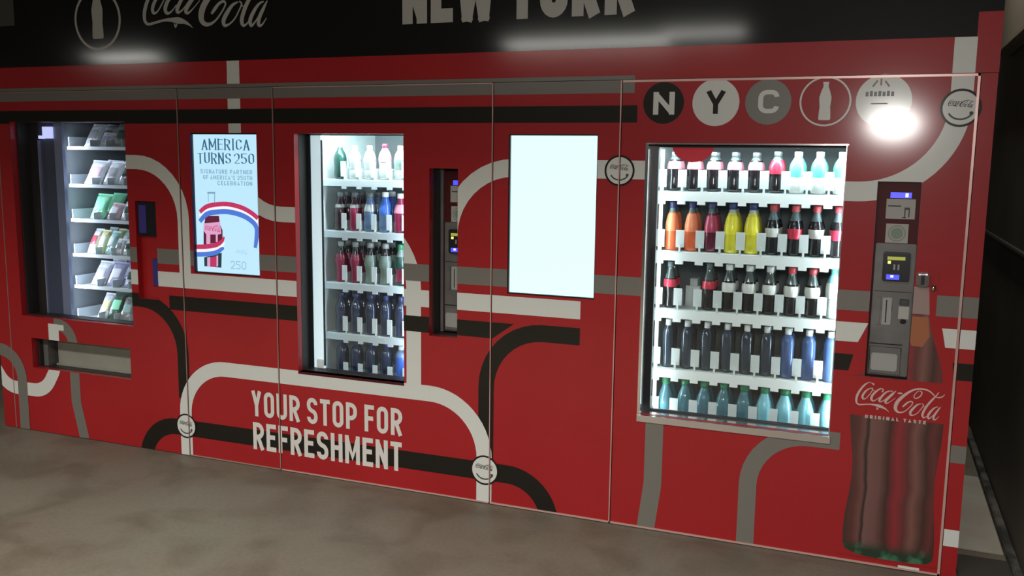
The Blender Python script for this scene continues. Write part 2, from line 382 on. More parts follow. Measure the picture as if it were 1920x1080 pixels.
def logo(x0, x1, ztop, zbot, wscale=1.0, drop=0.0):
    """the box 90..1765 x 145..840 of the tracing is fitted to x0..x1, ztop..zbot"""
    sx = (x1 - x0) / 1675; sz = (ztop - zbot) / 695; polys = []
    for s in LOGO:
        q = smooth_path(s); pts = []; ws = []
        for x, y, w in q:
            yy = y - drop * (x - 90); pts.append((x0 + (x - 90) * sx, ztop - (yy - 145) * sz)); ws.append(w * wscale * (sx + sz) / 2)
        polys += ribbon(pts, ws)
    return polys

# ------------------------------------------------------------------ setting
def struct(o, kind='structure'): o['kind'] = kind; return o
mfloor = mat('concrete_floor', (0.2, 0.18, 0.14), 0.55, spec=0.4)
def floor_nodes(m):
    nt = m.node_tree; b = nt.nodes['Principled BSDF']; tc = nt.nodes.new('ShaderNodeTexCoord')
    def noise(s, d, di=0.0):
        n = nt.nodes.new('ShaderNodeTexNoise'); n.inputs['Scale'].default_value = s; n.inputs['Detail'].default_value = d; n.inputs['Distortion'].default_value = di
        nt.links.new(tc.outputs['Object'], n.inputs['Vector']); return n
    def ramp(n, lo, c0, hi, c1):
        r = nt.nodes.new('ShaderNodeValToRGB'); r.color_ramp.elements[0].position = lo; r.color_ramp.elements[0].color = (*c0, 1)
        r.color_ramp.elements[1].position = hi; r.color_ramp.elements[1].color = (*c1, 1); nt.links.new(n.outputs['Fac'], r.inputs[0]); return r
    def mul(a, c_, f):
        x = nt.nodes.new('ShaderNodeMixRGB'); x.blend_type = 'MULTIPLY'; x.inputs[0].default_value = f; nt.links.new(a, x.inputs[1]); nt.links.new(c_, x.inputs[2]); return x.outputs[0]
    base = ramp(noise(0.9, 3, 0.6), 0.35, (0.150, 0.122, 0.092), 0.68, (0.168, 0.158, 0.120))
    st = ramp(noise(3.2, 5, 0.4), 0.36, (0.70, 0.66, 0.62), 0.54, (1, 1, 1))
    sp = ramp(noise(60, 3), 0.35, (0.86, 0.86, 0.86), 0.6, (1.05, 1.05, 1.05))
    nt.links.new(mul(mul(base.outputs[0], st.outputs[0], 0.8), sp.outputs[0], 0.6), b.inputs['Base Color'])
    bp = nt.nodes.new('ShaderNodeBump'); bp.inputs['Strength'].default_value = 0.15; bp.inputs['Distance'].default_value = 0.004
    nt.links.new(noise(45, 4).outputs['Fac'], bp.inputs['Height']); nt.links.new(bp.outputs[0], b.inputs['Normal'])
floor_nodes(mfloor)
struct(box('floor', mfloor, None, -14, 6, -11, 2.6, -0.08, 0.0))
mceil = mottle(mat('ceiling_paint', (0.05, 0.05, 0.04), 0.8), (0.035, 0.03, 0.028), (0.05, 0.045, 0.04), 2)
struct(box('ceiling', mceil, None, -14, 6, -11, 2.6, 3.0, 3.1))
mwall = mottle(mat('dark_brown_wall', (0.02, 0.016, 0.012), 0.6), (0.040, 0.031, 0.021), (0.066, 0.053, 0.038), 2.5)
mwall2 = mottle(mat('dull_back_wall', (0.06, 0.055, 0.045), 0.8), (0.045, 0.040, 0.033), (0.07, 0.062, 0.05), 3)
struct(box('wall_back', mwall2, None, -14, 6, 2.35, 2.6, 0.0, 3.0))
struct(box('wall_right', mwall, None, 0.60, 0.80, -0.5, 2.35, 0.0, 3.0))
mbase = mottle(mat('worn_baseboard', (0.06, 0.055, 0.045), 0.7), (0.02, 0.018, 0.013), (0.10, 0.09, 0.075), 9, lo=0.4, hi=0.62)
struct(box('baseboard_right', mbase, None, 0.570, 0.60, -0.5, 2.35, 0.0, 0.035, 0.004))
mbeam = mat('beam_paint', (0.19, 0.155, 0.105), 0.6)
bm = bmesh.new(); bbox(bm, 0.54, 0.60, -0.5, 1.8, 2.10, 2.45, 0.006); bbox(bm, 0.53, 0.60, -0.5, 1.8, 2.075, 2.10, 0.004)
struct(finish(bm, 'trim_1', mbeam))
mledge = mat('ledge_paint', (0.05, 0.045, 0.038), 0.5)
struct(box('trim_4', mledge, None, 0.584, 0.60, -0.5, 2.35, 1.15, 1.168, 0.003))
mslab = mottle(mat('pale_floor_slab', (0.30, 0.27, 0.22), 0.6), (0.30, 0.26, 0.21), (0.36, 0.33, 0.28), 5)
struct(box('trim_2', mslab, None, 0.38, 0.566, 0.30, 1.27, 0.0, 0.006, 0.002))
mstrip = mat('dark_floor_strip', (0.028, 0.022, 0.016), 0.6)
struct(box('trim_3', mstrip, None, 0.38, 0.57, -0.45, 0.22, 0.0, 0.014, 0.003))  # low dark strip on the floor across the alcove mouth
# concealed framing that carries the fascia, behind the frontage
# ------------------------------------------------------------------ frontage panels
TOP = 1.838
PANELS = []
def panel(owner, x0, x1, z0, z1, holes, th=0.035, face='red', name='front_panel', gap=0.0015, reveal=None):
    """a board with openings; child of owner; joins the list the prints are cut to"""
    x0 += gap; x1 -= gap; bm = bmesh.new()
    xs = sorted({x0, x1, *[h[0] for h in holes], *[h[1] for h in holes]}); zs = sorted({z0, z1, *[h[2] for h in holes], *[h[3] for h in holes]})
    cells = []
    for i in range(len(xs) - 1):
        run = None
        for j in range(len(zs) - 1):
            cx = (xs[i] + xs[i + 1]) / 2; cz = (zs[j] + zs[j + 1]) / 2
            if any(h[0] < cx < h[1] and h[2] < cz < h[3] for h in holes): run = None; continue
            cells.append((xs[i], xs[i + 1], zs[j], zs[j + 1]))
    vc = {}
    def V(x, y, z):
        k = (round(x, 5), round(y, 5), round(z, 5))
        if k not in vc: vc[k] = bm.verts.new((x, y, z))
        return vc[k]
    for a, b, c, d in cells:
        bm.faces.new((V(a, 0, c), V(b, 0, c), V(b, 0, d), V(a, 0, d)))
        bm.faces.new((V(a, th, d), V(b, th, d), V(b, th, c), V(a, th, c)))
    be = [e for e in bm.edges if len(e.link_faces) == 1 and all(abs(v.co.y) < 1e-6 for v in e.verts)]
    for e in be:
        p, q = e.verts; bm.faces.new((p, q, V(q.co.x, th, q.co.z), V(p.co.x, th, p.co.z)))
    bmesh.ops.recalc_face_normals(bm, faces=bm.faces)
    o = finish(bm, name, M[face], owner)
    PANELS.append((o, cells)); return o
def touch(a, b):
    return not (a[1] < b[0] - 1e-4 or b[1] < a[0] - 1e-4 or a[3] < b[2] - 1e-4 or b[3] < a[2] - 1e-4)
def islands(polys):
    bb = [(min(p[0] for p in q), max(p[0] for p in q), min(p[1] for p in q), max(p[1] for p in q)) for q in polys]; g = list(range(len(polys)))
    def root(i):
        while g[i] != i: i = g[i]
        return i
    for i in range(len(polys)):
        for j in range(i):
            if touch(bb[i], bb[j]): g[root(i)] = root(j)
    out = {}
    for i, q in enumerate(polys): out.setdefault(root(i), []).append(q)
    return list(out.values())
def decal(name, polys, m, layer, only=None, label=None):
    if isinstance(polys, tuple):                    # lettering: one object for each letter
        for l in polys: decal(name, l, m, layer, only, label)
        return
    for o, cells in PANELS:
        if only is not None and o not in only: continue
        cut = [c for p in polys for r in cells for c in [clip(p, *r)] if c and len(c) > 2]
        groups = islands(cut) if name.endswith('stripe') else [cut]
        for grp in groups:
            d = flat(name, grp, M[m], o, -0.0005 - 0.0004 * layer)
            if d is not None and label: d['label'] = label

snack = thing('vending_machine', 'snack vending machine at the far left with six shelves of snack packs', 'vending machine')
chiller = thing('vending_machine', 'narrow drinks vending machine in the middle, above the slogan lettering', 'vending machine')
cooler = thing('vending_machine', 'large brightly lit drinks vending machine at the right under the round letters', 'vending machine')
pan_a = thing('cladding_panel', 'narrow red panel around the screen with the anniversary advert', 'panel')
pan_b = thing('cladding_panel', 'narrow red panel around the blank white screen', 'panel')
header = thing('header_fascia', 'black and red fascia with large pale lettering above the machines', 'fascia')
post_r = thing('end_post', 'slim red end strip at the right end of the frontage', 'panel')
post_l = thing('end_post', 'slim red end strip at the left end of the frontage', 'panel')

S_WIN = (-4.280, -3.500, 0.645, 1.685); S_BIN = (-4.220, -3.530, 0.360, 0.525); S_PAY = (-3.455, -3.325, 0.795, 1.290)
M_WIN = (-2.500, -1.931, 0.507, 1.627); M_PAY = (-1.805, -1.668, 0.738, 1.479)
L_WIN = (-0.842, -0.100, 0.487, 1.590); L_PAY = (0.011, 0.158, 0.736, 1.461)
A_SCR = (-3.097, -2.708, 0.948, 1.628); B_SCR = (-1.434, -1.047, 0.953, 1.627)
pS = panel(snack, -4.373, -3.162, 0.004, TOP, [S_WIN, S_BIN, S_PAY])
pA = panel(pan_a, -3.162, -2.608, 0.004, TOP, [A_SCR], name='panel_board')
pM = panel(chiller, -2.608, -1.504, 0.004, TOP, [M_WIN, M_PAY])
pB = panel(pan_b, -1.504, -0.952, 0.004, TOP, [B_SCR], name='panel_board')
pL = panel(cooler, -0.952, 0.320, 0.004, TOP, [L_WIN, L_PAY])
pR = panel(post_r, 0.320, 0.374, 0.004, TOP, [], name='panel_board')
pE = panel(post_l, -4.463, -4.373, 0.004, TOP, [], name='panel_board')
pH = panel(header, -4.463, 0.374, TOP + 0.002, 2.62, [], name='fascia_board', gap=0.0)

# printed line map --------------------------------------------------------
W_ = 0.073
def stripe(col, pts, rad, layer, w=W_, n=10, closed=False):
    decal(col + '_stripe', ribbon(roundp(pts, rad, n), w), col, layer)
Zw, Zd, Zn, Ze, Zg, Zk = 1.487, 1.2525, 0.901, 0.474, 1.019, 0.787
# layer 1: grey and black lines
stripe('grey', [(-4.463, 1.822), (-0.902, 1.822)], 0, 1, 0.068)
stripe('black', [(-4.463, 1.7065), (-0.889, 1.7065)], 0, 1, 0.067)
decal('grey_stripe', rect(-3.54, 0.374, 0.981, 1.057), 'grey', 1)
stripe('black', [(-3.60, Zk), (-3.187, Zk), (-3.187, 0.30)], 0.26, 1, 0.070)
stripe('black', [(-3.26, Zk), (-1.80, Zk)], 0, 1, 0.072)
decal('black_stripe', [[(-1.67, 0.752), (-1.50, 0.752), (-1.40, 0.823), (-1.67, 0.823)]], 'black', 1)
stripe('black', [(-1.104, 0.792), (-1.527, 0.792), (-1.527, 0.20)], 0.26, 1, 0.073)
decal('black_stripe', rect(-0.110, 0.374, 0.752, 0.815), 'black', 1)
stripe('black', [(-3.447, -0.02), (-3.40, 0.145), (-1.27, 0.150), (-1.225, -0.02)], 0.20, 1, 0.083)
stripe('grey', [(-4.50, 0.442), (-4.305, 0.442), (-4.305, 0.0)], 0.16, 4, 0.070)
stripe('grey', [(-4.05, 0.612), (-3.922, 0.612), (-3.919, 0.20), (-3.872, 0.0)], 0.10, 1, 0.066)
stripe('grey', [(-0.776, 0.50), (-0.776, 0.20), (-0.80, 0.0)], 0.2, 1, 0.074)
stripe('grey', [(-0.02, Ze), (-0.394, Ze), (-0.394, 0.0)], 0.22, 1, 0.068)
decal('grey_stripe', rect(0.30, 0.374, 0.443, 0.509), 'grey', 1)
# layer 2: white lines
stripe('white', [(0.264, 1.962), (0.264, 1.4225), (-0.10, 1.4225)], [0, 0.32, 0], 2, 0.072, 18)
stripe('white', [(-0.842, Zw), (-1.706, Zw), (-1.706, 1.10)], 0.30, 2, 0.074)
stripe('white', [(-3.50, Zw - 0.003), (-3.153, Zw - 0.003), (-3.153, Zn)], 0.28, 2, 0.070)
decal('white_stripe', rect(-3.60, -1.104, 0.866, 0.942), 'white', 2)
decal('white_stripe', [[(-0.10, 0.863), (-0.02, 0.863), (0.012, 0.937), (-0.10, 0.937)]], 'white', 2)
decal('white_stripe', rect(0.25, 0.374, 0.868, 0.938), 'white', 2)
stripe('white', [(-2.829, 1.890), (-2.829, Zd), (-2.40, Zd)], 0.25, 2, 0.072)
decal('white_stripe', rect(-2.864, -2.793, 1.856, 1.962), 'white', 2); 
stripe('white', [(-2.2, 1.26), (-1.882, 1.26), (-1.882, 0.45)], 0.34, 2, 0.074, 14)
stripe('white', [(-3.182, 0.0), (-3.182, Ze), (-1.533, Ze), (-1.533, 0.0)], [0, 0.25, 0.27, 0], 3, W_, 14)
stripe('white', [(-4.50, 0.34), (-4.42, 0.235), (-4.14, 0.235), (-4.053, 0.37), (-4.053, 0.615)], [0, .14, .14, .12, 0], 3, 0.074)
stripe('white', [(-4.088, 0.598), (-3.98, 0.598)], 0, 2, 0.03)
decal('white_stripe', rect(0.319, 0.374, 0.123, 0.188), 'white', 2)
decal('white_stripe', rect(0.174, 0.248, 0.004, 0.020), 'white', 2)
# horizontal grey and black lines run over the vertical white one near the narrow advert screen
decal('grey_stripe', rect(-2.90, -2.76, 1.788, 1.856), 'grey', 4)
decal('black_stripe', rect(-2.90, -2.76, 1.673, 1.740), 'black', 4)
decal('grey_stripe', rect(-1.931, -1.805, 0.981, 1.057), 'grey', 4)
decal('black_stripe', rect(-1.931, -1.805, 0.752, 0.823), 'black', 4)

# interchange markers
def marker(x, z, r):
    decal('marker_ring', ring(x, z, r - 0.004, 0.008), 'black', 6)
    decal('marker_disc', disc(x, z, r - 0.006), 'white', 5)
    decal('marker_lettering', logo(x - r * .62, x + r * .62, z + r * .42, z + r * .02, 1.5), 'dullgrey', 7)
    arc = [(x + r * .62 * math.cos(a), z - r * .05 + r * .55 * math.sin(a)) for a in [math.radians(d) for d in range(205, 336, 10)]]
    decal('marker_smile', ribbon(arc, 0.006), 'dullgrey', 7)
    decal('marker_smile', disc(x + r * .52, z - r * .28, r * .10, 14), 'ink', 8)
marker(0.264, 1.721, 0.066); marker(-0.954, 1.483, 0.062); marker(-3.182, 0.156, 0.064); marker(-1.530, 0.154, 0.068)

# round letters above the big cooler
zc = 1.748
decal('letter_disc', disc(-0.786, zc, 0.080), 'black', 3); decal('letter', text('N', -0.826, -0.742, zc - 0.045, 0.087, .2, .8), 'white', 4)
decal('letter_disc', disc(-0.584, zc, 0.089), 'white', 3); decal('letter', text('Y', -0.622, -0.546, zc - 0.043, 0.086, .2, .8), 'black', 4)
decal('letter_disc', disc(-0.390, zc, 0.084), 'grey', 3); decal('letter', text('C', -0.426, -0.350, zc - 0.042, 0.086, .19, .8), 'white', 4)
decal('letter_ring', ring(-0.187, zc, 0.087, 0.0065), 'white', 3)
def bottle_outline(x, z0, h, w):
    half = [(.42, 0), (.5, .03), (.48, .20), (.44, .34), (.49, .50), (.50, .60), (.36, .76), (.23, .86), (.20, .93), (.24, .94), (.24, 1.0)]
    polys = []
    for (a, b), (c, d) in zip(half, half[1:]): polys.append([(x - a * w, z0 + b * h), (x + a * w, z0 + b * h), (x + c * w, z0 + d * h), (x - c * w, z0 + d * h)])
    return polys
decal('bottle_emblem', bottle_outline(-0.187, zc - 0.068, 0.138, 0.042), 'white', 3)
decal('emblem_disc', disc(0.012, zc, 0.094), 'white', 3)
decal('emblem_mark', ribbon([(-0.028, zc + .050), (-0.012, zc + .072)], .006) + ribbon([(0.0, zc + .054), (0.0, zc + .078)], .006) + ribbon([(0.028, zc + .050), (0.013, zc + .070)], .006), 'print_neck', 4)
M['faint'] = mat('faint_print', (0.30, 0.30, 0.31), 0.5)
decal('emblem_print', [rect(-0.050 + .0142 * k, -0.040 + .0142 * k, zc + .016, zc + .032 + .003 * (k % 2))[0] for k in range(7)] + rect(-.030, .025, zc - .012, zc - .008), 'faint', 4)
# header
decal('black_ground', rect(-4.463, 0.297, 1.963, 2.62) + rect(0.297, 0.374, 2.045, 2.62), 'hblack', 0, [pH])
decal('bottle_emblem', bottle_outline(-3.640, 2.089, 0.235, 0.072), 'hwhite', 2, [pH])
decal('emblem_ring', ring(-3.640, 2.182, 0.143, 0.013), 'hwhite', 2, [pH])
decal('script_lettering', logo(-3.345, -2.600, 2.335, 2.083, 1.15, 0.055), 'hwhite', 2, [pH])
decal('letter', text('NEW YORK', -1.933, -0.916, 2.091, 0.245, .235, .56, .085, .22), 'hwhite', 2, [pH])
decal('grey_block', rect(-4.463, -4.20, 2.175, 2.62), 'dullgrey', 2, [pH])  # plain dull grey rectangle at the left end of the header
# slogan
M['slogan'] = mat('slogan_white', (0.70, 0.66, 0.62), 0.42, coat=0.4)
decal('letter', text('YOUR STOP FOR', -2.775, -1.941, 0.258, 0.128, .165, .5, .12, .22), 'slogan', 5, [pA, pM])
decal('letter', text('REFRESHMENT', -2.770, -1.944, 0.089, 0.138, .165, .5, .11), 'slogan', 5, [pA, pM])

# printed bottle at the right end
halo = [(.05, 1.16), (.236, 1.16), (.236, .981), (.262, .933), (.276, .865), (.304, .82), (.310, .75), (.316, .50), (.316, .43), (.317, .05), (-.045, .05), (-.060, .43), (-.060, .50), (-.050, .74), (-.022, .86), (.012, .935), (.030, 1.0)]
mid = 0.13
def halo_x(side, z):
    pts = [(.236, 1.16), (.236, .981), (.262, .933), (.276, .865), (.304, .82), (.310, .75), (.316, .43), (.317, .03)] if side > 0 else [(.05, 1.16), (.05, 1.04), (.012, .935), (-.022, .86), (-.050, .74), (-.060, .50), (-.060, .43), (-.045, .03)]
    for (xa, za), (xb, zb) in zip(pts, pts[1:]):
        if zb <= z <= za: return xa + (xb - xa) * (za - z) / (za - zb)
    return pts[-1][0]
zs = [1.16, 1.04, 1.0, .981, .933, .90, .865, .82, .78, .75, .6, .5, .43, .2, .03]
hp = [[(halo_x(-1, a), a), (halo_x(1, a), a), (halo_x(1, b), b), (halo_x(-1, b), b)] for a, b in zip(zs, zs[1:])]
decal('bottle_print_ground', hp, 'red', 5)
low = [(.585, -.031, .291), (.50, -.022, .288), (.42, -.012, .280), (.36, -.010, .277), (.28, -.016, .279), (.20, -.026, .286), (.13, -.030, .291), (.08, -.028, .292), (.055, -.018, .288), (.040, .02, .27), (.034, .07, .20)]
decal('printed_bottle', [[(l, a), (r, a), (r2, b), (l2, b)] for (a, l, r), (b, l2, r2) in zip(low, low[1:])], 'bottle_print', 6)
up = [(.985, .150, .213), (.94, .140, .222), (.88, .12, .240), (.83, .09, .258), (.78, .07, .272), (.742, .0, .276), (.735, -.03, .276)]
decal('printed_bottle', [[(l, a), (r, a), (r2, b), (l2, b)] for (a, l, r), (b, l2, r2) in zip(up, up[1:])], 'bottle_print', 6)
decal('printed_neck', [[(.155, 1.085), (.208, 1.085), (.216, .985), (.150, .985)]], 'print_neck', 7)
decal('printed_liquid', [[(.150, .975), (.212, .975), (.222, .905), (.145, .905)], [(.145, .905), (.222, .905), (.20, .865), (.165, .865)]], 'print_orange', 7)
M['logo_pink'] = mat('label_white', (0.62, 0.42, 0.40), 0.5, coat=0.3)
decal('script_lettering', logo(-0.013, 0.287, 0.716, 0.597, 1.0, 0.0), 'logo_pink', 7)
decal('label_lettering', text('ORIGINAL TASTE', 0.022, 0.232, 0.577, 0.013, .24, .6, .35, .5), 'logo_pink', 7)

# edge trims
def edges(owner, x0, x1, left=0, right=0, bottom=0, top=0, m='trim'):
    l = []
    if left: l.append((x0 + .0015, x0 + .0015 + left, -.0045, .002, .004, TOP))
    if right: l.append((x1 - .0015 - right, x1 - .0015, -.0045, .002, .004, TOP))
    if bottom: l.append((x0 + .002, x1 - .002, -.0045, .002, .004, .004 + bottom))
    if top: l.append((x0 + .002, x1 - .002, -.0045, .002, TOP - top, TOP))
    o = boxes('edge_trim', M[m], owner, l); o['label'] = 'pale metal edge strip'; return o
M['seam'] = mat('seam_metal', (0.34, 0.20, 0.17), 0.4)
edges(snack, -4.373, -3.162, left=.003, right=.0035, top=.004, m='seam')
edges(pan_a, -3.162, -2.608, right=.004, bottom=.005, m='seam')
edges(chiller, -2.608, -1.504, right=.004, bottom=.006, top=.004)
edges(pan_b, -1.504, -0.952, right=.0045, bottom=.007)
edges(cooler, -0.952, 0.320, right=.0085, bottom=.007, top=.0085)

# ------------------------------------------------------------------ machine bodies
def cabinet(owner, x0, x1, z1, cav, depth=0.82, lin='liner', back='liner_dark'):
    """outer box around a cavity (x0,x1,z0,z1), wall thickness built as real boards"""
    a, b, c, d = cav; y0 = .11
    boxes('cabinet', M['cabinet'], owner, [(x0 + .01, x1 - .01, depth, depth + .03, .03, z1), (x0 + .01, x0 + .03, y0, depth, .03, z1), (x1 - .03, x1 - .01, y0, depth, .03, z1), (x0 + .03, x1 - .03, y0, depth, z1 - .02, z1), (x0 + .03, x1 - .03, y0, depth, .03, .05),
        (x0 + .05, x0 + .09, .20, .28, 0, .03), (x1 - .09, x1 - .05, .20, .28, 0, .03), (x0 + .05, x0 + .09, .7, .78, 0, .03), (x1 - .09, x1 - .05, .7, .78, 0, .03)])
    boxes('interior_liner', M[lin], owner, [(a - .02, a, y0 + .02, .72, c, d), (b, b + .02, y0 + .02, .72, c, d), (a - .02, b + .02, y0 + .02, .72, d, d + .02), (a - .02, b + .02, y0 + .02, .72, c - .02, c)])
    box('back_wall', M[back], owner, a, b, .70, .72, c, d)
def ringbox(name, m, owner, outer, inner, y0, y1):
    a, b, c, d = outer; e, f, g, h = inner
    return boxes(name, M[m], owner, [(a, e, y0, y1, c, d), (f, b, y0, y1, c, d), (e, f, y0, y1, h, d), (e, f, y0, y1, c, g)])

# snack machine
cabinet(snack, -4.36, -3.18, 1.80, (-4.10, -3.46, .56, 1.70), lin='liner_dark')
ringbox('window_lining', 'dark', snack, (-4.30, -3.485, .63, 1.70), (-4.268, -3.502, .648, 1.683), .036, .112)
box('door_stile', M['dark'], snack, -4.268, -4.212, .105, .125, .648, 1.683)
box('inner_side_panel', M['bluepanel'], snack, -4.212, -4.098, .118, .128, .60, 1.683)
boxes('side_frame', M['bluelight'], snack, [(-4.212, -4.204, .106, .120, .61, 1.59), (-4.098, -4.042, .112, .13, .60, 1.683), (-4.212, -4.098, .106, .120, .600, .612)])
o = boxes('glow', M['glow_blue'], snack, [(-4.166, -4.104, .100, .116, 1.600, 1.662), (-4.196, -4.166, .100, .116, 1.598, 1.615)]); o['label'] = 'small bluish glow in the top corner'  # small glowing bluish boxes set on the slate panel
box('window_glass', M['glass'], snack, -4.098, -3.502, .104, .107, .648, 1.683)
ringbox('bin_lining', 'dark', snack, (-4.235, -3.515, .345, .54), (-4.205, -3.532, .362, .522), .036, .16)
box('bin_cheek', M['faceplate'], snack, -4.205, -4.172, .06, .15, .362, .522)
bm = bmesh.new(); bbox(bm, -4.150, -3.532, .105, .118, .352, .522, .003); bbox(bm, -4.15, -3.532, .09, .105, .362, .372, .002)
o = finish(bm, 'delivery_flap', M['steel'], snack); o['label'] = 'brushed grey flap of the delivery bin'
box('bin_back', M['dark'], snack, -4.205, -3.532, .158, .165, .362, .522)
SZ = [1.556, 1.354, 1.165, .974, .798, .612]
for z in SZ:
    sh = box('shelf', M['shelf'], snack, -4.095, -3.462, .20, .64, z - .010, z)
    boxes('shelf_rail', M['rail_m'], sh, [(-4.095, -3.462, .192, .20, z - .014, z + .004)])
    box('end_stop', M['rail_m'], sh, -4.087, -4.080, .195, .42, z, z + .055)
    repeat('lane_divider', M['rail_m'], sh, [(0, .003, .21, .60, 0, .04)], [(x, 0, z) for x in (-3.95, -3.84, -3.73, -3.62)])
pp = box('payment_panel', M['red'], snack, -3.470, -3.310, .032, .050, .78, 1.31)
box('card_reader', M['reader'], pp, -3.452, -3.330, .008, .032, 1.115, 1.286, .004)
box('reader_display', M['navy'], pp, -3.440, -3.395, .006, .008, 1.13, 1.27)
box('status_light', M['navy'], pp, -3.385, -3.345, .024, .032, .86, 1.00, .004)

# chiller in the middle
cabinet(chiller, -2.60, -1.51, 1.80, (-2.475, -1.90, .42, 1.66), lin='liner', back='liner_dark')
ringbox('window_lining', 'dark', chiller, (-2.52, -1.915, .49, 1.645), (-2.499, -1.932, .508, 1.626), .036, .112)
boxes('door_stile', M['stile_glow'], chiller, [(-2.480, -2.426, .105, .120, .500, 1.626)])  # stile given its own glow to look lit; not a light source
boxes('gasket', M['gasket'], chiller, [(-2.499, -2.480, .100, .118, .500, 1.626), (-2.426, -2.420, .106, .115, .52, 1.60), (-2.48, -1.932, .100, .115, .500, .507), (-2.499, -1.932, .100, .112, 1.621, 1.626)])
box('corner_bracket', M['rail'], chiller, -2.462, -2.424, .095, .105, .512, .552, .003)
box('window_glass', M['glass'], chiller, -2.480, -1.934, .100, .103, .507, 1.621)
boxes('sill', M['darkred'], chiller, [(-2.499, -1.931, -.004, .10, .497, .507)])
MZ = [1.418, 1.171, .919, .669, .440]
for i, z in enumerate(MZ):
    sh = box('shelf', M['shelf'], chiller, -2.470, -1.905, .205, .62, z - .012, z)
    if i < 4:
        boxes('shelf_rail', M['rail_m'], sh, [(-2.470, -1.905, .192, .205, z - .034, z - .004)] + [(x - .012, x + .012, .192, .205, z - .046, z - .034) for x in [-2.357 + .082 * k for k in range(6)]])
    repeat('lane_divider', M['flag'], sh, [(-.016, .010, .194, .198, .012, .085), (-.003, 0, .198, .5, 0, .05)], [(-2.357 + .082 * k, 0, z) for k in range(5)])

# cooler at the right
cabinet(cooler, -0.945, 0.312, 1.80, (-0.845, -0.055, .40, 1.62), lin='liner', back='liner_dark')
o = boxes('chrome_frame', M['chrome'], cooler, [(-.8415, -.8385, -.003, .098, .487, 1.588), (-.850, -.838, -.005, .0, .462, 1.592), (-.850, -.096, -.006, .100, .4705, .4865), (-.850, -.096, -.008, -.002, .461, .488), (-.1035, -.1005, .0, .098, .487, 1.588), (-.850, -.096, -.004, -.0005, 1.588, 1.594)])
o['label'] = 'chrome frame and sill of the window'
boxes('gasket', M['gasket'], cooler, [(-.8385, -.818, .090, .105, .487, 1.588), (-.818, -.104, .090, .105, .487, .494), (-.818, -.104, .090, .105, 1.578, 1.588), (-.8385, -.101, .098, .12, 1.585, 1.62), (-.106, -.1035, .09, .105, .494, 1.578)])
box('window_glass', M['glass'], cooler, -.818, -.106, .095, .098, .494, 1.578)
box('led_strip', M['strip'], cooler, -.815, -.803, .12, .135, .50, 1.57)
box('led_strip', M['strip'], cooler, -.098, -.075, .112, .135, .44, 1.60)
o = flat('round_sticker', [[(-.774 + .083 * 1.0 + .055 + .082 * math.cos(a), 1.582 + .062 * math.sin(a)) for a in [PI + PI * k / 20 for k in range(21)]]], mat('red_sticker', (0.75, 0.02, 0.05), 0.5), cooler, .0945)
# move the sticker left to where its centre hangs over the second bottle
o['label'] = 'red half-round sticker at the top edge of the glass'; o.location.x = -.045
LZ = [1.402, 1.155, .912, .657, .412]
LX = [-.774 + .0815 * k for k in range(9)]
for i, z in enumerate(LZ):
    sh = box('shelf', M['shelf'], cooler, -.84, -.06, .175, .62, z - .012, z)
    if i < 4:
        boxes('shelf_rail', M['rail'], sh, [(-.84, -.06, .158, .172, z - .040, z - .003)] + [(x - .016, x + .016, .158, .172, z - .054, z - .040) for x in [LX[0] - .041] + [q + .041 for q in LX]])
    repeat('lane_divider', M['flag'], sh, [(-.0175, .0175, .162, .165, .016, .088 if i < 4 else .118), (-.0015, .0015, .165, .55, 0, .06), (-.004, .004, .158, .163, -.006, .03)], [(x, 0, z) for x in [LX[0] - .041] + [q + .041 for q in LX[:8]]])
o = boxes('lane_pusher', M['flag'], cooler, [(LX[1] - .016, LX[1] + .016, .30, .36, LZ[2], LZ[2] + .115), (LX[1] - .03, LX[1] + .03, .28, .30, LZ[2], LZ[2] + .085)])

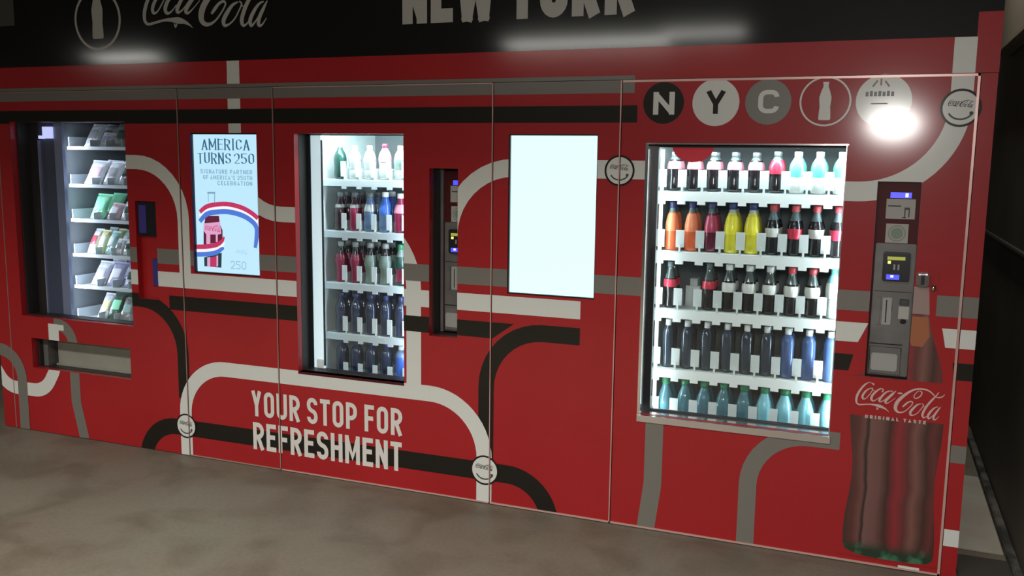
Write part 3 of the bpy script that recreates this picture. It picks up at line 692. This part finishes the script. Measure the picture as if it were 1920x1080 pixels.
# payment panels of the two drinks machines
def pay(owner, x0, z0, y, tag_):
    """x0,z0 lower left of the opening; the device is .147 x .725"""
    def B(name, m, a, b, c, d, y0, y1, bev=0.0, par=None): return box(name, M[m], par, x0 + a, x0 + b, y + y0, y + y1, z0 + c, z0 + d, bev)
    pp = B('payment_panel', 'darkred', .0, .147, .0, .725, .0, .02, .002); pp.parent = owner
    B('faceplate', 'faceplate', .006, .143, .005, .498, -.008, .0, .003, pp)
    B('coin_tray', 'faceplate', .008, .118, .01, .115, -.014, -.008, .003, pp)
    B('coin_cup', 'palegrey', .016, .106, .024, .090, -.017, -.014, .004, pp)
    B('display_window', 'led_blue', .044, .115, .664, .684, -.002, .0, 0, pp)
    B('status_light', 'led_core', .094, .104, .667, .681, -.004, -.002, 0, pp)
    s = B('instruction_sticker', 'sticker', .032, .130, .588, .660, -.003, .0, 0, pp)
    flat('sticker_print', rect(x0 + .038, x0 + .082, z0 + .632, z0 + .637) + rect(x0 + .094, x0 + .112, z0 + .622, z0 + .630) + rect(x0 + .094, x0 + .098, z0 + .595, z0 + .622) + rect(x0 + .108, x0 + .112, z0 + .595, z0 + .622) + rect(x0 + .088, x0 + .100, z0 + .591, z0 + .596), M['ink'], pp, y - .0035)
    B('round_sticker', 'sticker', .036, .112, .500, .570, -.0035, .0, 0, pp)
    flat('sticker_print', ring(x0 + .074, z0 + .535, .028, .004) + disc(x0 + .074, z0 + .535, .021), M['inkgreen'], pp, y - .004)
    B('card_reader', 'reader', .034, .126, .362, .468, -.030, -.008, .004, pp)
    B('reader_display', 'lcd', .048, .108, .440, .452, -.032, -.030, 0, pp)
    B('status_light', 'led_yellow', .050, .060, .426, .436, -.033, -.030, 0, pp)
    B('status_light', 'led_blue', .048, .092, .368, .386, -.0315, -.030, 0, pp)
    B('status_light', 'led_core', .062, .072, .376, .384, -.034, -.030, 0, pp)
    B('keypad', 'palegrey', .070, .076, .404, .424, -.032, -.030, 0, pp); B('keypad', 'palegrey', .084, .090, .404, .424, -.032, -.030, 0, pp)
    B('bill_slot', 'palegrey', .040, .076, .195, .300, -.012, -.008, .002, pp); B('bill_slot', 'reader', .054, .058, .205, .290, -.0125, -.012, 0, pp)
    B('bill_slot', 'faceplate', .024, .036, .195, .300, -.014, -.008, .002, pp)
    B('price_sticker', 'sticker', .098, .134, .222, .268, -.011, -.008, 0, pp); B('return_button', 'reader', .106, .126, .205, .220, -.014, -.008, .003, pp)
    B('return_button', 'ink', .100, .132, .272, .296, -.012, -.008, .002, pp)
    B('plate_seam', 'reader', .008, .120, .122, .126, -.0095, -.008, 0, pp); B('plate_seam', 'reader', .01, .138, .320, .322, -.0095, -.008, 0, pp)
    return pp
pay(cooler, .0135, .738, .022, 'r')
ringbox('payment_surround', 'gasket', cooler, (.006, .170, .730, 1.470), (.0125, .157, .738, 1.4595), .0005, .04)
pay(chiller, -1.785, .742, .110, 'm')
ringbox('payment_surround', 'dark', chiller, (-1.82, -1.655, .725, 1.492), (-1.802, -1.669, .739, 1.478), .036, .105)
box('payment_jamb', M['faceplate'], chiller, -1.7985, -1.785, .10, .115, .742, 1.475)
for ow, x in ((snack, -3.65), (pan_a, -2.9), (chiller, -1.8), (pan_b, -1.25), (cooler, 0.2)):
    pass
lk = box('door_lock', M['chrome'], cooler, .163, .205, -.022, .0, 1.085, 1.138, .006); lk['label'] = 'chrome door lock'
boxes('lock_handle', M['chrome'], lk, [(.170, .176, -.034, -.022, 1.092, 1.130), (.192, .200, -.040, -.022, 1.090, 1.132)])
boxes('lock_slot', M['reader'], lk, [(.178, .190, -.024, -.0215, 1.095, 1.128)])
lathe('key_plug', M['chrome'], lk, [(0, .0), (.008, .0), (.008, .018), (0, .018)], 12, (.222, -.009, 1.075))
# frames behind the two narrow panels stand on the floor
for ow, x0, x1 in ((pan_a, -3.155, -2.615), (pan_b, -1.497, -0.960)):
    boxes('back_frame', M['cabinet'], ow, [(x0, x0 + .03, .036, .07, 0, 1.83), (x1 - .03, x1, .036, .07, 0, 1.83), (x0 + .03, x1 - .03, .036, .07, .02, .06)])
boxes('back_frame', M['cabinet'], post_r, [(.322, .372, .036, .09, 0, 1.83)])
boxes('back_frame', M['cabinet'], post_l, [(-4.461, -4.375, .036, .09, 0, 1.83)])
boxes('back_frame', M['cabinet'], header, [(-4.46, .37, .036, .30, 1.845, 1.90), (-4.46, .37, .036, .08, 2.50, 3.0)])

# ------------------------------------------------------------------ screens
def screen(label, r, y, m, rim=.006):
    t = thing('display_screen', label, 'screen')
    x0, x1, z0, z1 = r
    ringbox('bezel', 'bezel', t, (x0 + .001, x1 - .001, z0 + .001, z1 - .001), (x0 + rim, x1 - .003, z0 + rim, z1 - rim), y - .012, y + .012)
    box('screen_housing', M['cabinet'], t, x0 + .001, x1 - .001, y + .012, y + .035, z0 + .001, z1 - .001)
    box('screen_face', M[m], t, x0 + rim, x1 - .003, y - .001, y + .012, z0 + rim, z1 - rim)
    return t
s1 = screen('lit advert screen with blue serif headline, ribbon and bottle', A_SCR, .018, 'scr')
box('side_glow', M['navy'], s1, A_SCR[0] + .001, A_SCR[0] + .0025, .001, .006, A_SCR[2] + .002, A_SCR[3] - .002)
ys = .0165
face = [(A_SCR[0] + .006, A_SCR[1] - .003, A_SCR[2] + .006, A_SCR[3] - .006)]
def sp(u, v): return P(u, v, ys)
def pxpath(pts, w): return ribbon(smooth_path([(*sp(u, v), w * k) for u, v, k in pts], 4) and [q[:2] for q in smooth_path([(*sp(u, v), w * k) for u, v, k in pts], 4)], [q[2] for q in smooth_path([(*sp(u, v), w * k) for u, v, k in pts], 4)])
xa, za = sp(378, 281); xb, _ = sp(468, 281); _, zt = sp(378, 260)
flat('headline_lettering', text('AMERICA', xa, xb, za, zt - za, .16, .62, .13, nib=(.3, .05, .16), serif=True), M['scr_navy'], s1, ys, face)
xa, za = sp(371, 306.5); xb, _ = sp(477, 306); _, zt = sp(371, 286)
flat('headline_lettering', text('TURNS 250', xa, xb, za, zt - za, .16, .60, .13, .16, nib=(.3, .05, .16), serif=True), M['scr_navy'], s1, ys, face)
for s, u0, u1, v0, v1 in (('SIGNATURE PARTNER', 376, 473, 325, 317), ("OF AMERICA'S 250TH", 381, 473, 336, 328), ('CELEBRATION', 408, 473, 347, 339)):
    xa, za = sp(u0, v0); xb, _ = sp(u1, v0); _, zt = sp(u0, v1)
    flat('caption_lettering', text(s, xa, xb, za, zt - za, .17, .6, .2, .35), M['scr_mid'], s1, ys, face)
sc = lambda u, v: (350 + u / 6.747, 370 + v / 6.747)      # crop pixels of the lower half of the screen
def sc3(l): return [(*sc(u, v), k) for u, v, k in l]
# bottle behind the ribbon
def pxpoly(l): return [[sp(*sc(u, v)) for u, v in l]]
flat('advert_bottle', pxpoly([(262, -70), (362, -70), (362, -45), (262, -45)]), M['scr_mid'], s1, ys - .0004, face)
flat('advert_bottle', ribbon([sp(*sc(275, -60)), sp(*sc(275, 60))], .004) + ribbon([sp(*sc(355, -60)), sp(*sc(355, 60))], .005), M['scr_mid'], s1, ys - .0004, face)
flat('advert_bottle', pxpoly([(240, 235), (410, 235), (420, 330), (455, 420), (455, 560), (215, 600), (215, 420), (225, 330)]), M['scr_maroon'], s1, ys - .0004, face)
flat('advert_label', pxpoly([(215, 330), (425, 310), (440, 460), (400, 470), (300, 470), (250, 470), (215, 420)]) + pxpoly([(250, 470), (300, 470), (300, 590), (250, 590)]) + pxpoly([(370, 470), (395, 470), (395, 560), (370, 565)]), M['scr_pink'], s1, ys - .0008, face)
flat('advert_label', logo(sp(*sc(222, 0))[0], sp(*sc(425, 0))[0], sp(*sc(0, 335))[1], sp(*sc(0, 420))[1], 1.2), M['scr_red'], s1, ys - .0010, face)
flat('advert_bottle', pxpoly([(222, 760), (445, 700), (440, 890), (225, 870)]), M['scr_dark'], s1, ys - .0004, face)
flat('advert_label', pxpoly([(262, 760), (300, 755), (300, 880), (262, 875)]) + pxpoly([(378, 740), (400, 735), (400, 870), (378, 880)]), M['scr_pink'], s1, ys - .0008, face)
flat('advert_label', pxpoly([(305, 760), (375, 745), (375, 880), (305, 880)]), M['scr_red'], s1, ys - .0008, face)
for dv, m in ((48, 'scr_white'), (0, 'scr_red'), (96, 'scr_blue')):
    k = 1.0 if m != 'scr_blue' else 1.1
    top = [(170, 185 + dv * 1.25, .9 * k), (260, 115 + dv, k), (400, 88 + dv, k), (540, 88 + dv, k), (700, 130 + dv, k), (820, 195 + dv * 1.05, k), (905 - dv * .2, 265 + dv * 1.2, k)]
    if m == 'scr_blue': top += [(890, 500, k), (870, 640, .8)]
    flat('ribbon', pxpath(sc3(top), .0225), M[m], s1, ys - (.0014 if m == 'scr_white' else .0020), face)
    bot = [(120, 625 + dv * 1.0, 1), (260, 622 + dv, 1), (380, 600 + dv, 1), (450, 555 + dv * 1.0, .8), (478, 500 + dv * 1.5, .4)]
    flat('ribbon', pxpath(sc3(bot), .0225), M[m], s1, ys - (.0014 if m == 'scr_white' else .0020), face)
M['scr_faint'] = mat('screen_faint', (0, 0, 0), 0.3, emit=(0.33, 0.58, 0.74), es=1.0)
xa, za = sp(*sc(555, 905)); xb, _ = sp(*sc(755, 905)); _, zt = sp(*sc(555, 800))
flat('caption_lettering', text('250', xa, xb, za, zt - za, .14, .65, .12), M['scr_faint'], s1, ys, face)
flat('caption_lettering', logo(sp(*sc(600, 0))[0], sp(*sc(750, 0))[0], sp(*sc(0, 620))[1], sp(*sc(0, 680))[1], 1.0), M['scr_faint'], s1, ys, face)
s2 = screen('blank glowing white screen between the two drinks machines', B_SCR, .014, 'scr_blank')

# ------------------------------------------------------------------ drinks
def cmat(name, col, rough=.2, trans=0.0, **k): 
    if name not in M: M[name] = mat(name, col, rough, trans=trans, coat=.3, **k)
    return M[name]
cmat('cola', (0.012, 0.010, 0.012)); cmat('clear_plastic', (0.10, 0.14, 0.15), .10); cmat('label_red', (0.62, 0.03, 0.07), .35); cmat('label_white', (0.72, 0.74, 0.72), .35)
cmat('label_pink', (0.60, 0.22, 0.28), .35); cmat('orange_soda', (0.75, 0.14, 0.05)); cmat('orange_label', (0.90, 0.26, 0.12), .3); cmat('grape_soda', (0.12, 0.012, 0.035)); cmat('berry_label', (0.45, 0.05, 0.12), .3)
cmat('yellow_drink', (0.72, 0.66, 0.05)); cmat('yellow_label', (0.85, 0.76, 0.04), .3); cmat('cap_navy', (0.03, 0.04, 0.14), .35); cmat('cap_grey', (0.16, 0.18, 0.19), .35); cmat('cap_red', (0.55, 0.06, 0.08), .35)
cmat('cap_white', (0.75, 0.78, 0.78), .35); cmat('cap_green', (0.02, 0.22, 0.10), .35); cmat('slate_drink', (0.018, 0.030, 0.050), .12); cmat('blue_water', (0.055, 0.10, 0.24), .12); cmat('teal_drink', (0.06, 0.16, 0.20), .10)
cmat('aqua_drink', (0.20, 0.50, 0.60), .15); cmat('mint_label', (0.12, 0.70, 0.48), .3); cmat('glass_pale', (0.07, 0.09, 0.09), .07); cmat('dark_green', (0.01, 0.05, 0.04), .3); cmat('silver_can', (0.40, 0.44, 0.45), .3, metal=.4)
cmat('dark_soda', (0.03, 0.012, 0.018)); cmat('label_dim', (0.30, 0.32, 0.30), .4); cmat('royal_blue', (0.04, 0.12, 0.45), .3); cmat('steel_blue', (0.10, 0.17, 0.30), .3); cmat('wine', (0.22, 0.015, 0.05), .3)
cmat('navy_drink', (0.018, 0.03, 0.065), .15); cmat('green_grey', (0.17, 0.23, 0.20), .4); cmat('cream_label', (0.65, 0.60, 0.36), .4); cmat('pale_drink', (0.42, 0.47, 0.46), .2)
PROF = {   # radius (of R) and height (of H)
 'pet': [(0, 0), (.72, 0), (.92, .02), (1, .07), (1, .22), (.93, .32), (.93, .42), (1, .50), (1, .60), (.93, .68), (.75, .77), (.45, .86), (.36, .89), (.36, .93)],
 'contour': [(0, 0), (.74, 0), (.84, .02), (.86, .08), (.74, .24), (.80, .34), (.97, .46), (1, .52), (.97, .58), (.82, .66), (.60, .76), (.46, .84), (.42, .93)],
 'slim': [(0, 0), (.85, 0), (1, .03), (1, .70), (.96, .76), (.78, .82), (.46, .87), (.40, .93)],
 'bell': [(0, 0), (.80, 0), (.97, .03), (1, .20), (.94, .30), (1, .42), (.98, .54), (.80, .68), (.55, .80), (.44, .87), (.42, .93)],
 'can': [(0, 0), (.80, 0), (1, .05), (1, .88), (.86, .95), (.84, 1.0), (.74, .97), (0, .97)],
}
def radius_at(pr, h):
    for (ra, ha), (rb, hb) in zip(pr, pr[1:]):
        if ha <= h <= hb and hb > ha: return ra + (rb - ra) * (h - ha) / (hb - ha)
    return pr[-1][0]
def make_bottle(form, H, R, low, high, cap, label, lo, hi, fill=.70, name='bottle', cat='bottle', text_label='', group=None):
    """parts: bottle_body, bottle_neck, cap, label"""
    t = thing(name, text_label, cat, group=group); pr = PROF[form]
    if form == 'can':
        lathe('can_body', M[low], t, [(r * R, h * H) for r, h in pr[:4]], 18); lathe('can_top', M[high], t, [(r * R, h * H) for r, h in pr[3:]], 18)
    else:
        rf = radius_at(pr, fill); a = [(r * R, h * H) for r, h in pr if h < fill] + [(rf * R, fill * H)]; b = [(rf * R, fill * H)] + [(r * R, h * H) for r, h in pr if h > fill]
        lathe('bottle_body', M[low], t, a, 18); lathe('bottle_neck', M[high], t, b, 18)
        rc = pr[-1][0] * R * 1.22; h0 = .875
        lathe('cap', M[cap], t, [(rc * .8, h0 * H), (rc, h0 * H), (rc, .985 * H), (rc * .85, H), (0, H)], 14)
    if label:
        n = 5; lathe('label', M[label], t, [((radius_at(pr, lo + (hi - lo) * k / n)) * R * 1.02 + .0004, (lo + (hi - lo) * k / n) * H) for k in range(n + 1)], 18)
    return t
def dup(root, loc, label, group):
    r = root.copy(); C.objects.link(r); r.location = loc; r['label'] = label; r['group'] = group
    for ch in list(root.children):
        c = ch.copy(); C.objects.link(c); c.parent = r
    return r
ORD = ['leftmost', 'second from left', 'third from left', 'fourth from left', 'fifth from left', 'sixth from left', 'seventh from left', 'eighth from left', 'ninth from left']
SO = ['leftmost lane', 'second lane', 'third lane', 'fourth lane', 'fifth lane', 'sixth lane', 'seventh lane', 'eighth lane', 'ninth lane']
PROTO = {}
def place(key, args, loc, label, group, rz=0):
    if key not in PROTO:
        o = make_bottle(**args); o.location = loc; o['label'] = label; o['group'] = group; PROTO[key] = o
    else: o = dup(PROTO[key], loc, label, group)
    o.rotation_euler = (0, 0, rz); return o
K = lambda form, H, R, low, high, cap, label, lo, hi, fill=.7, **k: dict(form=form, H=H, R=R, low=low, high=high, cap=cap, label=label, lo=lo, hi=hi, fill=fill, **k)
BK = {
 'cola_short': K('pet', .160, .029, 'cola', 'clear_plastic', 'cap_grey', 'label_pink', .56, .76, .80),
 'cola_short_red': K('pet', .165, .029, 'cola', 'clear_plastic', 'cap_grey', 'label_red', .46, .80, .80),
 'mint': K('pet', .165, .030, 'label_white', 'aqua_drink', 'cap_white', 'mint_label', .40, .75, .7),
 'orange': K('bell', .203, .029, 'orange_soda', 'clear_plastic', 'cap_navy', 'orange_label', .40, .76, .78),
 'grape': K('bell', .203, .029, 'grape_soda', 'clear_plastic', 'cap_navy', 'berry_label', .40, .74, .78),
 'yellow': K('bell', .203, .032, 'yellow_drink', 'pale_drink', 'cap_navy', 'yellow_label', .38, .74, .80),
 'cola_w': K('contour', .201, .030, 'cola', 'clear_plastic', 'cap_red', 'label_white', .36, .54, .70),
 'cola_r': K('contour', .201, .030, 'cola', 'clear_plastic', 'cap_red', 'label_red', .34, .54, .70),
 'glass_red': K('contour', .196, .028, 'cola', 'glass_pale', 'clear_plastic', 'label_red', .46, .62, .64),
 'glass_white': K('contour', .196, .030, 'cola', 'glass_pale', 'cap_white', 'label_white', .42, .62, .66),
 'glass_white_red': K('contour', .196, .030, 'cola', 'glass_pale', 'cap_red', 'label_white', .40, .62, .66),
 'teal_tea': K('pet', .205, .030, 'pale_drink', 'aqua_drink', 'mint_label', 'label_white', .40, .70, .7),
 'slim_dark': K('slim', .204, .026, 'slate_drink', 'slate_drink', 'cap_white', None, 0, 0, .78),
 'slim_blue': K('slim', .204, .028, 'blue_water', 'blue_water', 'cap_white', None, 0, 0, .78),
 'green_teal': K('bell', .196, .035, 'teal_drink', 'teal_drink', 'cap_green', None, 0, 0, .7),
 'green_teal_lit': K('bell', .196, .036, 'aqua_drink', 'aqua_drink', 'cap_green', None, 0, 0, .7),  # teal bottle again, coloured lighter for the strong light at the right
}
ROWS = [
 (0, ['cola_short'] * 5 + ['cola_short_red'] + ['mint'] * 3, 'drinks on the top shelf of the large drinks machine'),
 (1, ['orange', 'orange', 'grape', 'yellow', 'yellow', 'cola_w', 'cola_r', 'cola_w', 'cola_r'], 'drinks on the second shelf of the large drinks machine'),
 (2, ['glass_red', None, 'glass_red', 'glass_white', 'glass_white', 'glass_white', 'glass_white_red', 'glass_white_red', 'teal_tea'], 'drinks on the third shelf of the large drinks machine'),
 (3, ['slim_dark'] * 6 + ['slim_blue'] * 3, 'drinks on the fourth shelf of the large drinks machine'),
 (4, ['green_teal'] * 5 + ['green_teal_lit'] * 4, 'drinks on the bottom shelf of the large drinks machine'),
]
DESC = {'cola_short': 'cola bottle with pink label', 'cola_short_red': 'cola bottle with red label', 'mint': 'white bottle with mint green label', 'orange': 'orange soda bottle with navy cap', 'grape': 'dark red soda bottle with navy cap',
 'yellow': 'yellow drink bottle with navy cap', 'cola_w': 'cola bottle with white label', 'cola_r': 'cola bottle with red label', 'glass_red': 'glass bottle with red label', 'glass_white': 'glass bottle with white label and cap',
 'glass_white_red': 'glass bottle with red cap', 'teal_tea': 'pale bottle with mint green cap', 'slim_dark': 'slim dark bottle with white cap', 'slim_blue': 'slim blue bottle with white cap', 'green_teal': 'teal bottle with green cap', 'green_teal_lit': 'lit-toned teal bottle with green cap'}
SH = ['top shelf', 'second shelf', 'third shelf', 'fourth shelf', 'bottom shelf']
for r, ks, grp in ROWS:
    for k, kd in enumerate(ks):
        if kd is None: continue
        for d in range(2):
            lab = DESC[kd] + (', ' if d == 0 else ' standing behind, ') + SH[r] + ' of large machine, ' + SO[k]
            place('L' + kd, BK[kd], (LX[k] + random.uniform(-.002, .002), .202 + .070 * d, LZ[r]), lab, grp, random.uniform(-1, 1))
MK = {
 'can_silver': K('can', .115, .030, 'silver_can', 'silver_can', 'cap_grey', None, 0, 0), 'dark_green': K('pet', .165, .030, 'dark_green', 'dark_green', 'cap_grey', 'dark_green', .3, .7),
 'pale': K('pet', .160, .030, 'pale_drink', 'pale_drink', 'cap_white', 'silver_can', .3, .6), 'maroon_cap': K('pet', .168, .030, 'pale_drink', 'label_white', 'wine', 'label_pink', .5, .75),
 'cream': K('pet', .160, .030, 'pale_drink', 'cream_label', 'cream_label', 'green_grey', .3, .6), 
 'brown': K('bell', .185, .031, 'dark_soda', 'dark_soda', 'cap_grey', 'label_dim', .60, .68), 'brown_red': K('bell', .185, .031, 'wine', 'dark_soda', 'cap_grey', 'label_dim', .60, .68),
 'steel': K('bell', .185, .032, 'steel_blue', 'steel_blue', 'cap_grey', 'silver_can', .52, .70), 'royal': K('bell', .190, .032, 'steel_blue', 'royal_blue', 'cap_white', 'royal_blue', .45, .74), 'rose': K('bell', .185, .032, 'wine', 'wine', 'cap_white', 'label_pink', .50, .72),
 'red_dark': K('contour', .198, .032, 'wine', 'cola', 'label_dim', 'wine', .40, .62), 'green_dark': K('contour', .198, .033, 'green_grey', 'cola', 'label_dim', 'green_grey', .05, .56), 'green_bottle': K('contour', .198, .032, 'dark_green', 'green_grey', 'cap_green', 'wine', .1, .4),
 'navy': K('pet', .196, .032, 'navy_drink', 'navy_drink', 'cap_navy', None, 0, 0), 'navy_tall': K('slim', .190, .031, 'navy_drink', 'navy_drink', 'cap_navy', None, 0, 0), 'bright_blue': K('slim', .190, .031, 'royal_blue', 'steel_blue', 'cap_white', None, 0, 0),
}
MDESC = {'can_silver': 'silver drink can', 'dark_green': 'dark green bottle', 'pale': 'pale grey bottle', 'maroon_cap': 'pale bottle with maroon cap', 'cream': 'pale bottle with cream yellow top', 'brown': 'dark brown bottle with grey band', 'brown_red': 'dark red bottle with grey band',
 'steel': 'steel blue bottle', 'royal': 'bright royal blue bottle', 'rose': 'wine red bottle with pink label', 'red_dark': 'dark bottle with deep red label', 'green_dark': 'dark bottle with grey green label', 'green_bottle': 'green bottle', 'navy': 'navy blue bottle', 'navy_tall': 'tall navy blue bottle', 'bright_blue': 'bright blue bottle'}
MX = [-2.399 + .082 * k for k in range(6)]
MROWS = [['dark_green', 'pale', 'pale', 'maroon_cap', 'cream', 'cream'], ['brown', 'brown_red', 'steel', 'royal', 'rose', 'rose'], ['red_dark', 'red_dark', 'green_dark', 'green_dark', 'green_bottle', 'green_bottle'], ['navy'] * 6, ['navy_tall'] * 4 + ['bright_blue'] * 2]
for r, ks in enumerate(MROWS):
    for k, kd in enumerate(ks[:5]):
        for d in range(2 if r in (1, 2, 3) else 1):
            place('M' + kd, MK[kd], (MX[k], .232 + .068 * d, MZ[r]), MDESC[kd] + (', ' if d == 0 else ' standing behind, ') + SH[r] + ' of middle machine, ' + SO[k], 'drinks on the ' + SH[r] + ' of the middle drinks machine', random.uniform(-1, 1))

# ------------------------------------------------------------------ snack packs
def make_pack(w, h, m, m2, label, group):
    t = thing('snack_pack', label, 'snack', group=group)
    nx, nz = 8, 12; bm = bmesh.new(); fr = []; bk = []
    rnd = random.Random(int(w * 1e4 + h * 1e5))
    for j in range(nz + 1):
        a = []; b = []
        for i in range(nx + 1):
            u = i / nx * 2 - 1; v = j / nz * 2 - 1; th = .020 * (max(0, 1 - u ** 4)) ** .8 * (max(0, 1 - abs(v) ** 3.0)) ** .7
            jx = rnd.uniform(-.0015, .0015); x = u * w / 2 * (1 - .05 * (1 - abs(v))); z = (v + 1) * h / 2
            n = rnd.uniform(-.0025, .0025) * (1 - abs(u)) 
            a.append(bm.verts.new((x + jx, -th + n, z))); b.append(a[-1] if i in (0, nx) or j in (0, nz) else bm.verts.new((x, th, z)))
        fr.append(a); bk.append(b)
    for j in range(nz):
        for i in range(nx):
            bm.faces.new((fr[j][i], fr[j][i + 1], fr[j + 1][i + 1], fr[j + 1][i]))
            try: bm.faces.new((bk[j][i], bk[j + 1][i], bk[j + 1][i + 1], bk[j][i + 1]))
            except ValueError: pass
    bmesh.ops.recalc_face_normals(bm, faces=bm.faces)
    finish(bm, 'pouch', M[m], t)
    bm = bmesh.new()
    for j in range(6):      # printed front patch that follows the bulge
        for i in range(6):
            def q(a, b):
                u = (a / 6 * 2 - 1) * .6; v = .30 + b / 6 * .38; vv = v * 2 - 1; th = .020 * (max(0, 1 - u ** 4)) ** .8 * (max(0, 1 - abs(vv) ** 3)) ** .7
                return bm.verts.new((u * w / 2, -th - .0032, v * h))
            bm.faces.new((q(i, j), q(i + 1, j), q(i + 1, j + 1), q(i, j + 1)))
    bmesh.ops.remove_doubles(bm, verts=bm.verts, dist=1e-5)
    finish(bm, 'pack_print', M[m2], t)
    box('crimped_seal', M[m], t, -w / 2, w / 2, -.0012, .0012, h - .001, h + .008)
    return t
for n_, c_ in (('foil_white', (.72, .74, .78)), ('foil_pink', (.62, .42, .46)), ('foil_green', (.30, .80, .50)), ('foil_yellow', (.70, .68, .36)), ('foil_teal', (.40, .66, .62)), ('foil_dark', (.05, .09, .06)), ('foil_lilac', (.42, .42, .60)), ('foil_red', (.50, .06, .10)), ('foil_grey', (.30, .30, .30))):
    M[n_] = mat(n_, c_, .28, metal=.15, coat=.4)
SN = [  # row: (x, height, width, foil, print, words)
 [(-3.985, .125, .085, 'foil_white', 'foil_grey', 'white snack pack'), (-3.885, .075, .070, 'foil_white', 'foil_lilac', 'small white snack pack'), (-3.785, .125, .080, 'foil_grey', 'foil_dark', 'grey snack pack'), (-3.68, .12, .08, 'foil_grey', 'foil_white', 'grey and white snack pack')],
 [(-3.985, .130, .100, 'foil_white', 'foil_pink', 'white and pink snack pack'), (-3.865, .125, .090, 'foil_white', 'foil_grey', 'white and grey snack pack'), (-3.760, .125, .085, 'foil_white', 'foil_dark', 'white snack pack with dark print'), (-3.66, .12, .08, 'foil_grey', 'foil_white', 'grey snack pack')],
 [(-3.965, .135, .085, 'foil_green', 'foil_green', 'light green snack pack'), (-3.855, .085, .075, 'foil_pink', 'foil_white', 'pink snack pack'), (-3.760, .095, .070, 'foil_white', 'foil_dark', 'black and white snack pack'), (-3.67, .10, .075, 'foil_grey', 'foil_red', 'grey and red snack pack')],
 [(-4.020, .130, .050, 'foil_white', 'foil_red', 'white snack pack with red print'), (-3.955, .125, .050, 'foil_yellow', 'foil_white', 'yellow snack pack'), (-3.895, .120, .050, 'foil_teal', 'foil_white', 'teal snack pack'), (-3.830, .080, .050, 'foil_white', 'foil_grey', 'small white snack pack'), (-3.765, .080, .050, 'foil_white', 'foil_dark', 'small snack pack with dark print'), (-3.700, .085, .050, 'foil_teal', 'foil_grey', 'small teal snack pack')],
 [(-3.985, .125, .090, 'foil_white', 'foil_lilac', 'white and lilac snack pack'), (-3.875, .125, .090, 'foil_lilac', 'foil_white', 'lilac snack pack'), (-3.750, .110, .085, 'foil_lilac', 'foil_dark', 'lilac snack pack with dark print'), (-3.65, .11, .08, 'foil_white', 'foil_lilac', 'white snack pack')],
 [(-3.960, .130, .070, 'foil_white', 'foil_yellow', 'white and yellow snack pack'), (-3.885, .140, .080, 'foil_dark', 'foil_green', 'dark green snack pack'), (-3.800, .110, .075, 'foil_grey', 'foil_teal', 'grey green snack pack'), (-3.715, .110, .075, 'foil_white', 'foil_grey', 'white and grey snack pack')],
]
SR = ['top', 'second', 'third', 'fourth', 'fifth', 'bottom']
for r, l in enumerate(SN):
    for i, (x, h, w, a, b, words) in enumerate(l):
        t = make_pack(w, h, a, b, words + ', ' + SR[r] + ' shelf of snack machine, ' + SO[i], 'snack packs on the ' + SR[r] + ' shelf')
        t.location = (x, .250, SZ[r] + .003); t.rotation_euler = (-.62, 0.05 + random.uniform(-.03, .05), .22 + random.uniform(-.1, .1)); t.scale = (1, 1, 1.14)
        b2 = dup(t, (x + .004, .345, SZ[r] + .003), words + ' standing behind, ' + SR[r] + ' shelf of snack machine, ' + SO[i], 'snack packs on the ' + SR[r] + ' shelf')
        b2.rotation_euler = (-.60, 0.05, .18)

# ------------------------------------------------------------------ lights inside the machines (their LED strips)
COOL = (0.80, 0.97, 1.0)
area('cooler_led', (-.083, .128, 1.04), (0, PI / 2 * .92, 0), 1.1, .02, 62, COOL).rotation_euler = (PI / 2, 0, PI / 2 - .45)
area('cooler_led', (-.808, .128, 1.04), (0, 0, 0), 1.1, .02, 17, COOL).rotation_euler = (PI / 2, 0, -PI / 2 + .45)
# aim helpers for the strip lights
def aim(o, target, sx, sy):
    d = Vector(target) - Vector(o.location); o.rotation_euler = d.to_track_quat('-Z', 'Y').to_euler(); o.data.size = sx; o.data.size_y = sy
for o in [x for x in C.objects if x.name.startswith('cooler_led')]:
    aim(o, (-.45, .30, 1.04), .018, 1.1)
aim(area('cooler_led_top', (-.45, .135, 1.60), (0, 0, 0), .6, .02, 5, COOL), (-.45, .20, 1.0), .66, .02)
aim(area('chiller_led', (-1.945, .14, 1.05), (0, 0, 0), .02, 1.1, 3.2, (.72, .84, 1.0)), (-2.2, .32, 1.05), .018, 1.05)
aim(area('chiller_led_top', (-2.2, .15, 1.635), (0, 0, 0), .4, .02, 6.0, COOL), (-2.2, .32, 1.40), .42, .02)
aim(area('snack_led', (-4.075, .145, 1.10), (0, 0, 0), .02, 1.0, 5.5, (.76, .83, 1.0)), (-3.85, .30, 1.10), .018, 1.0)
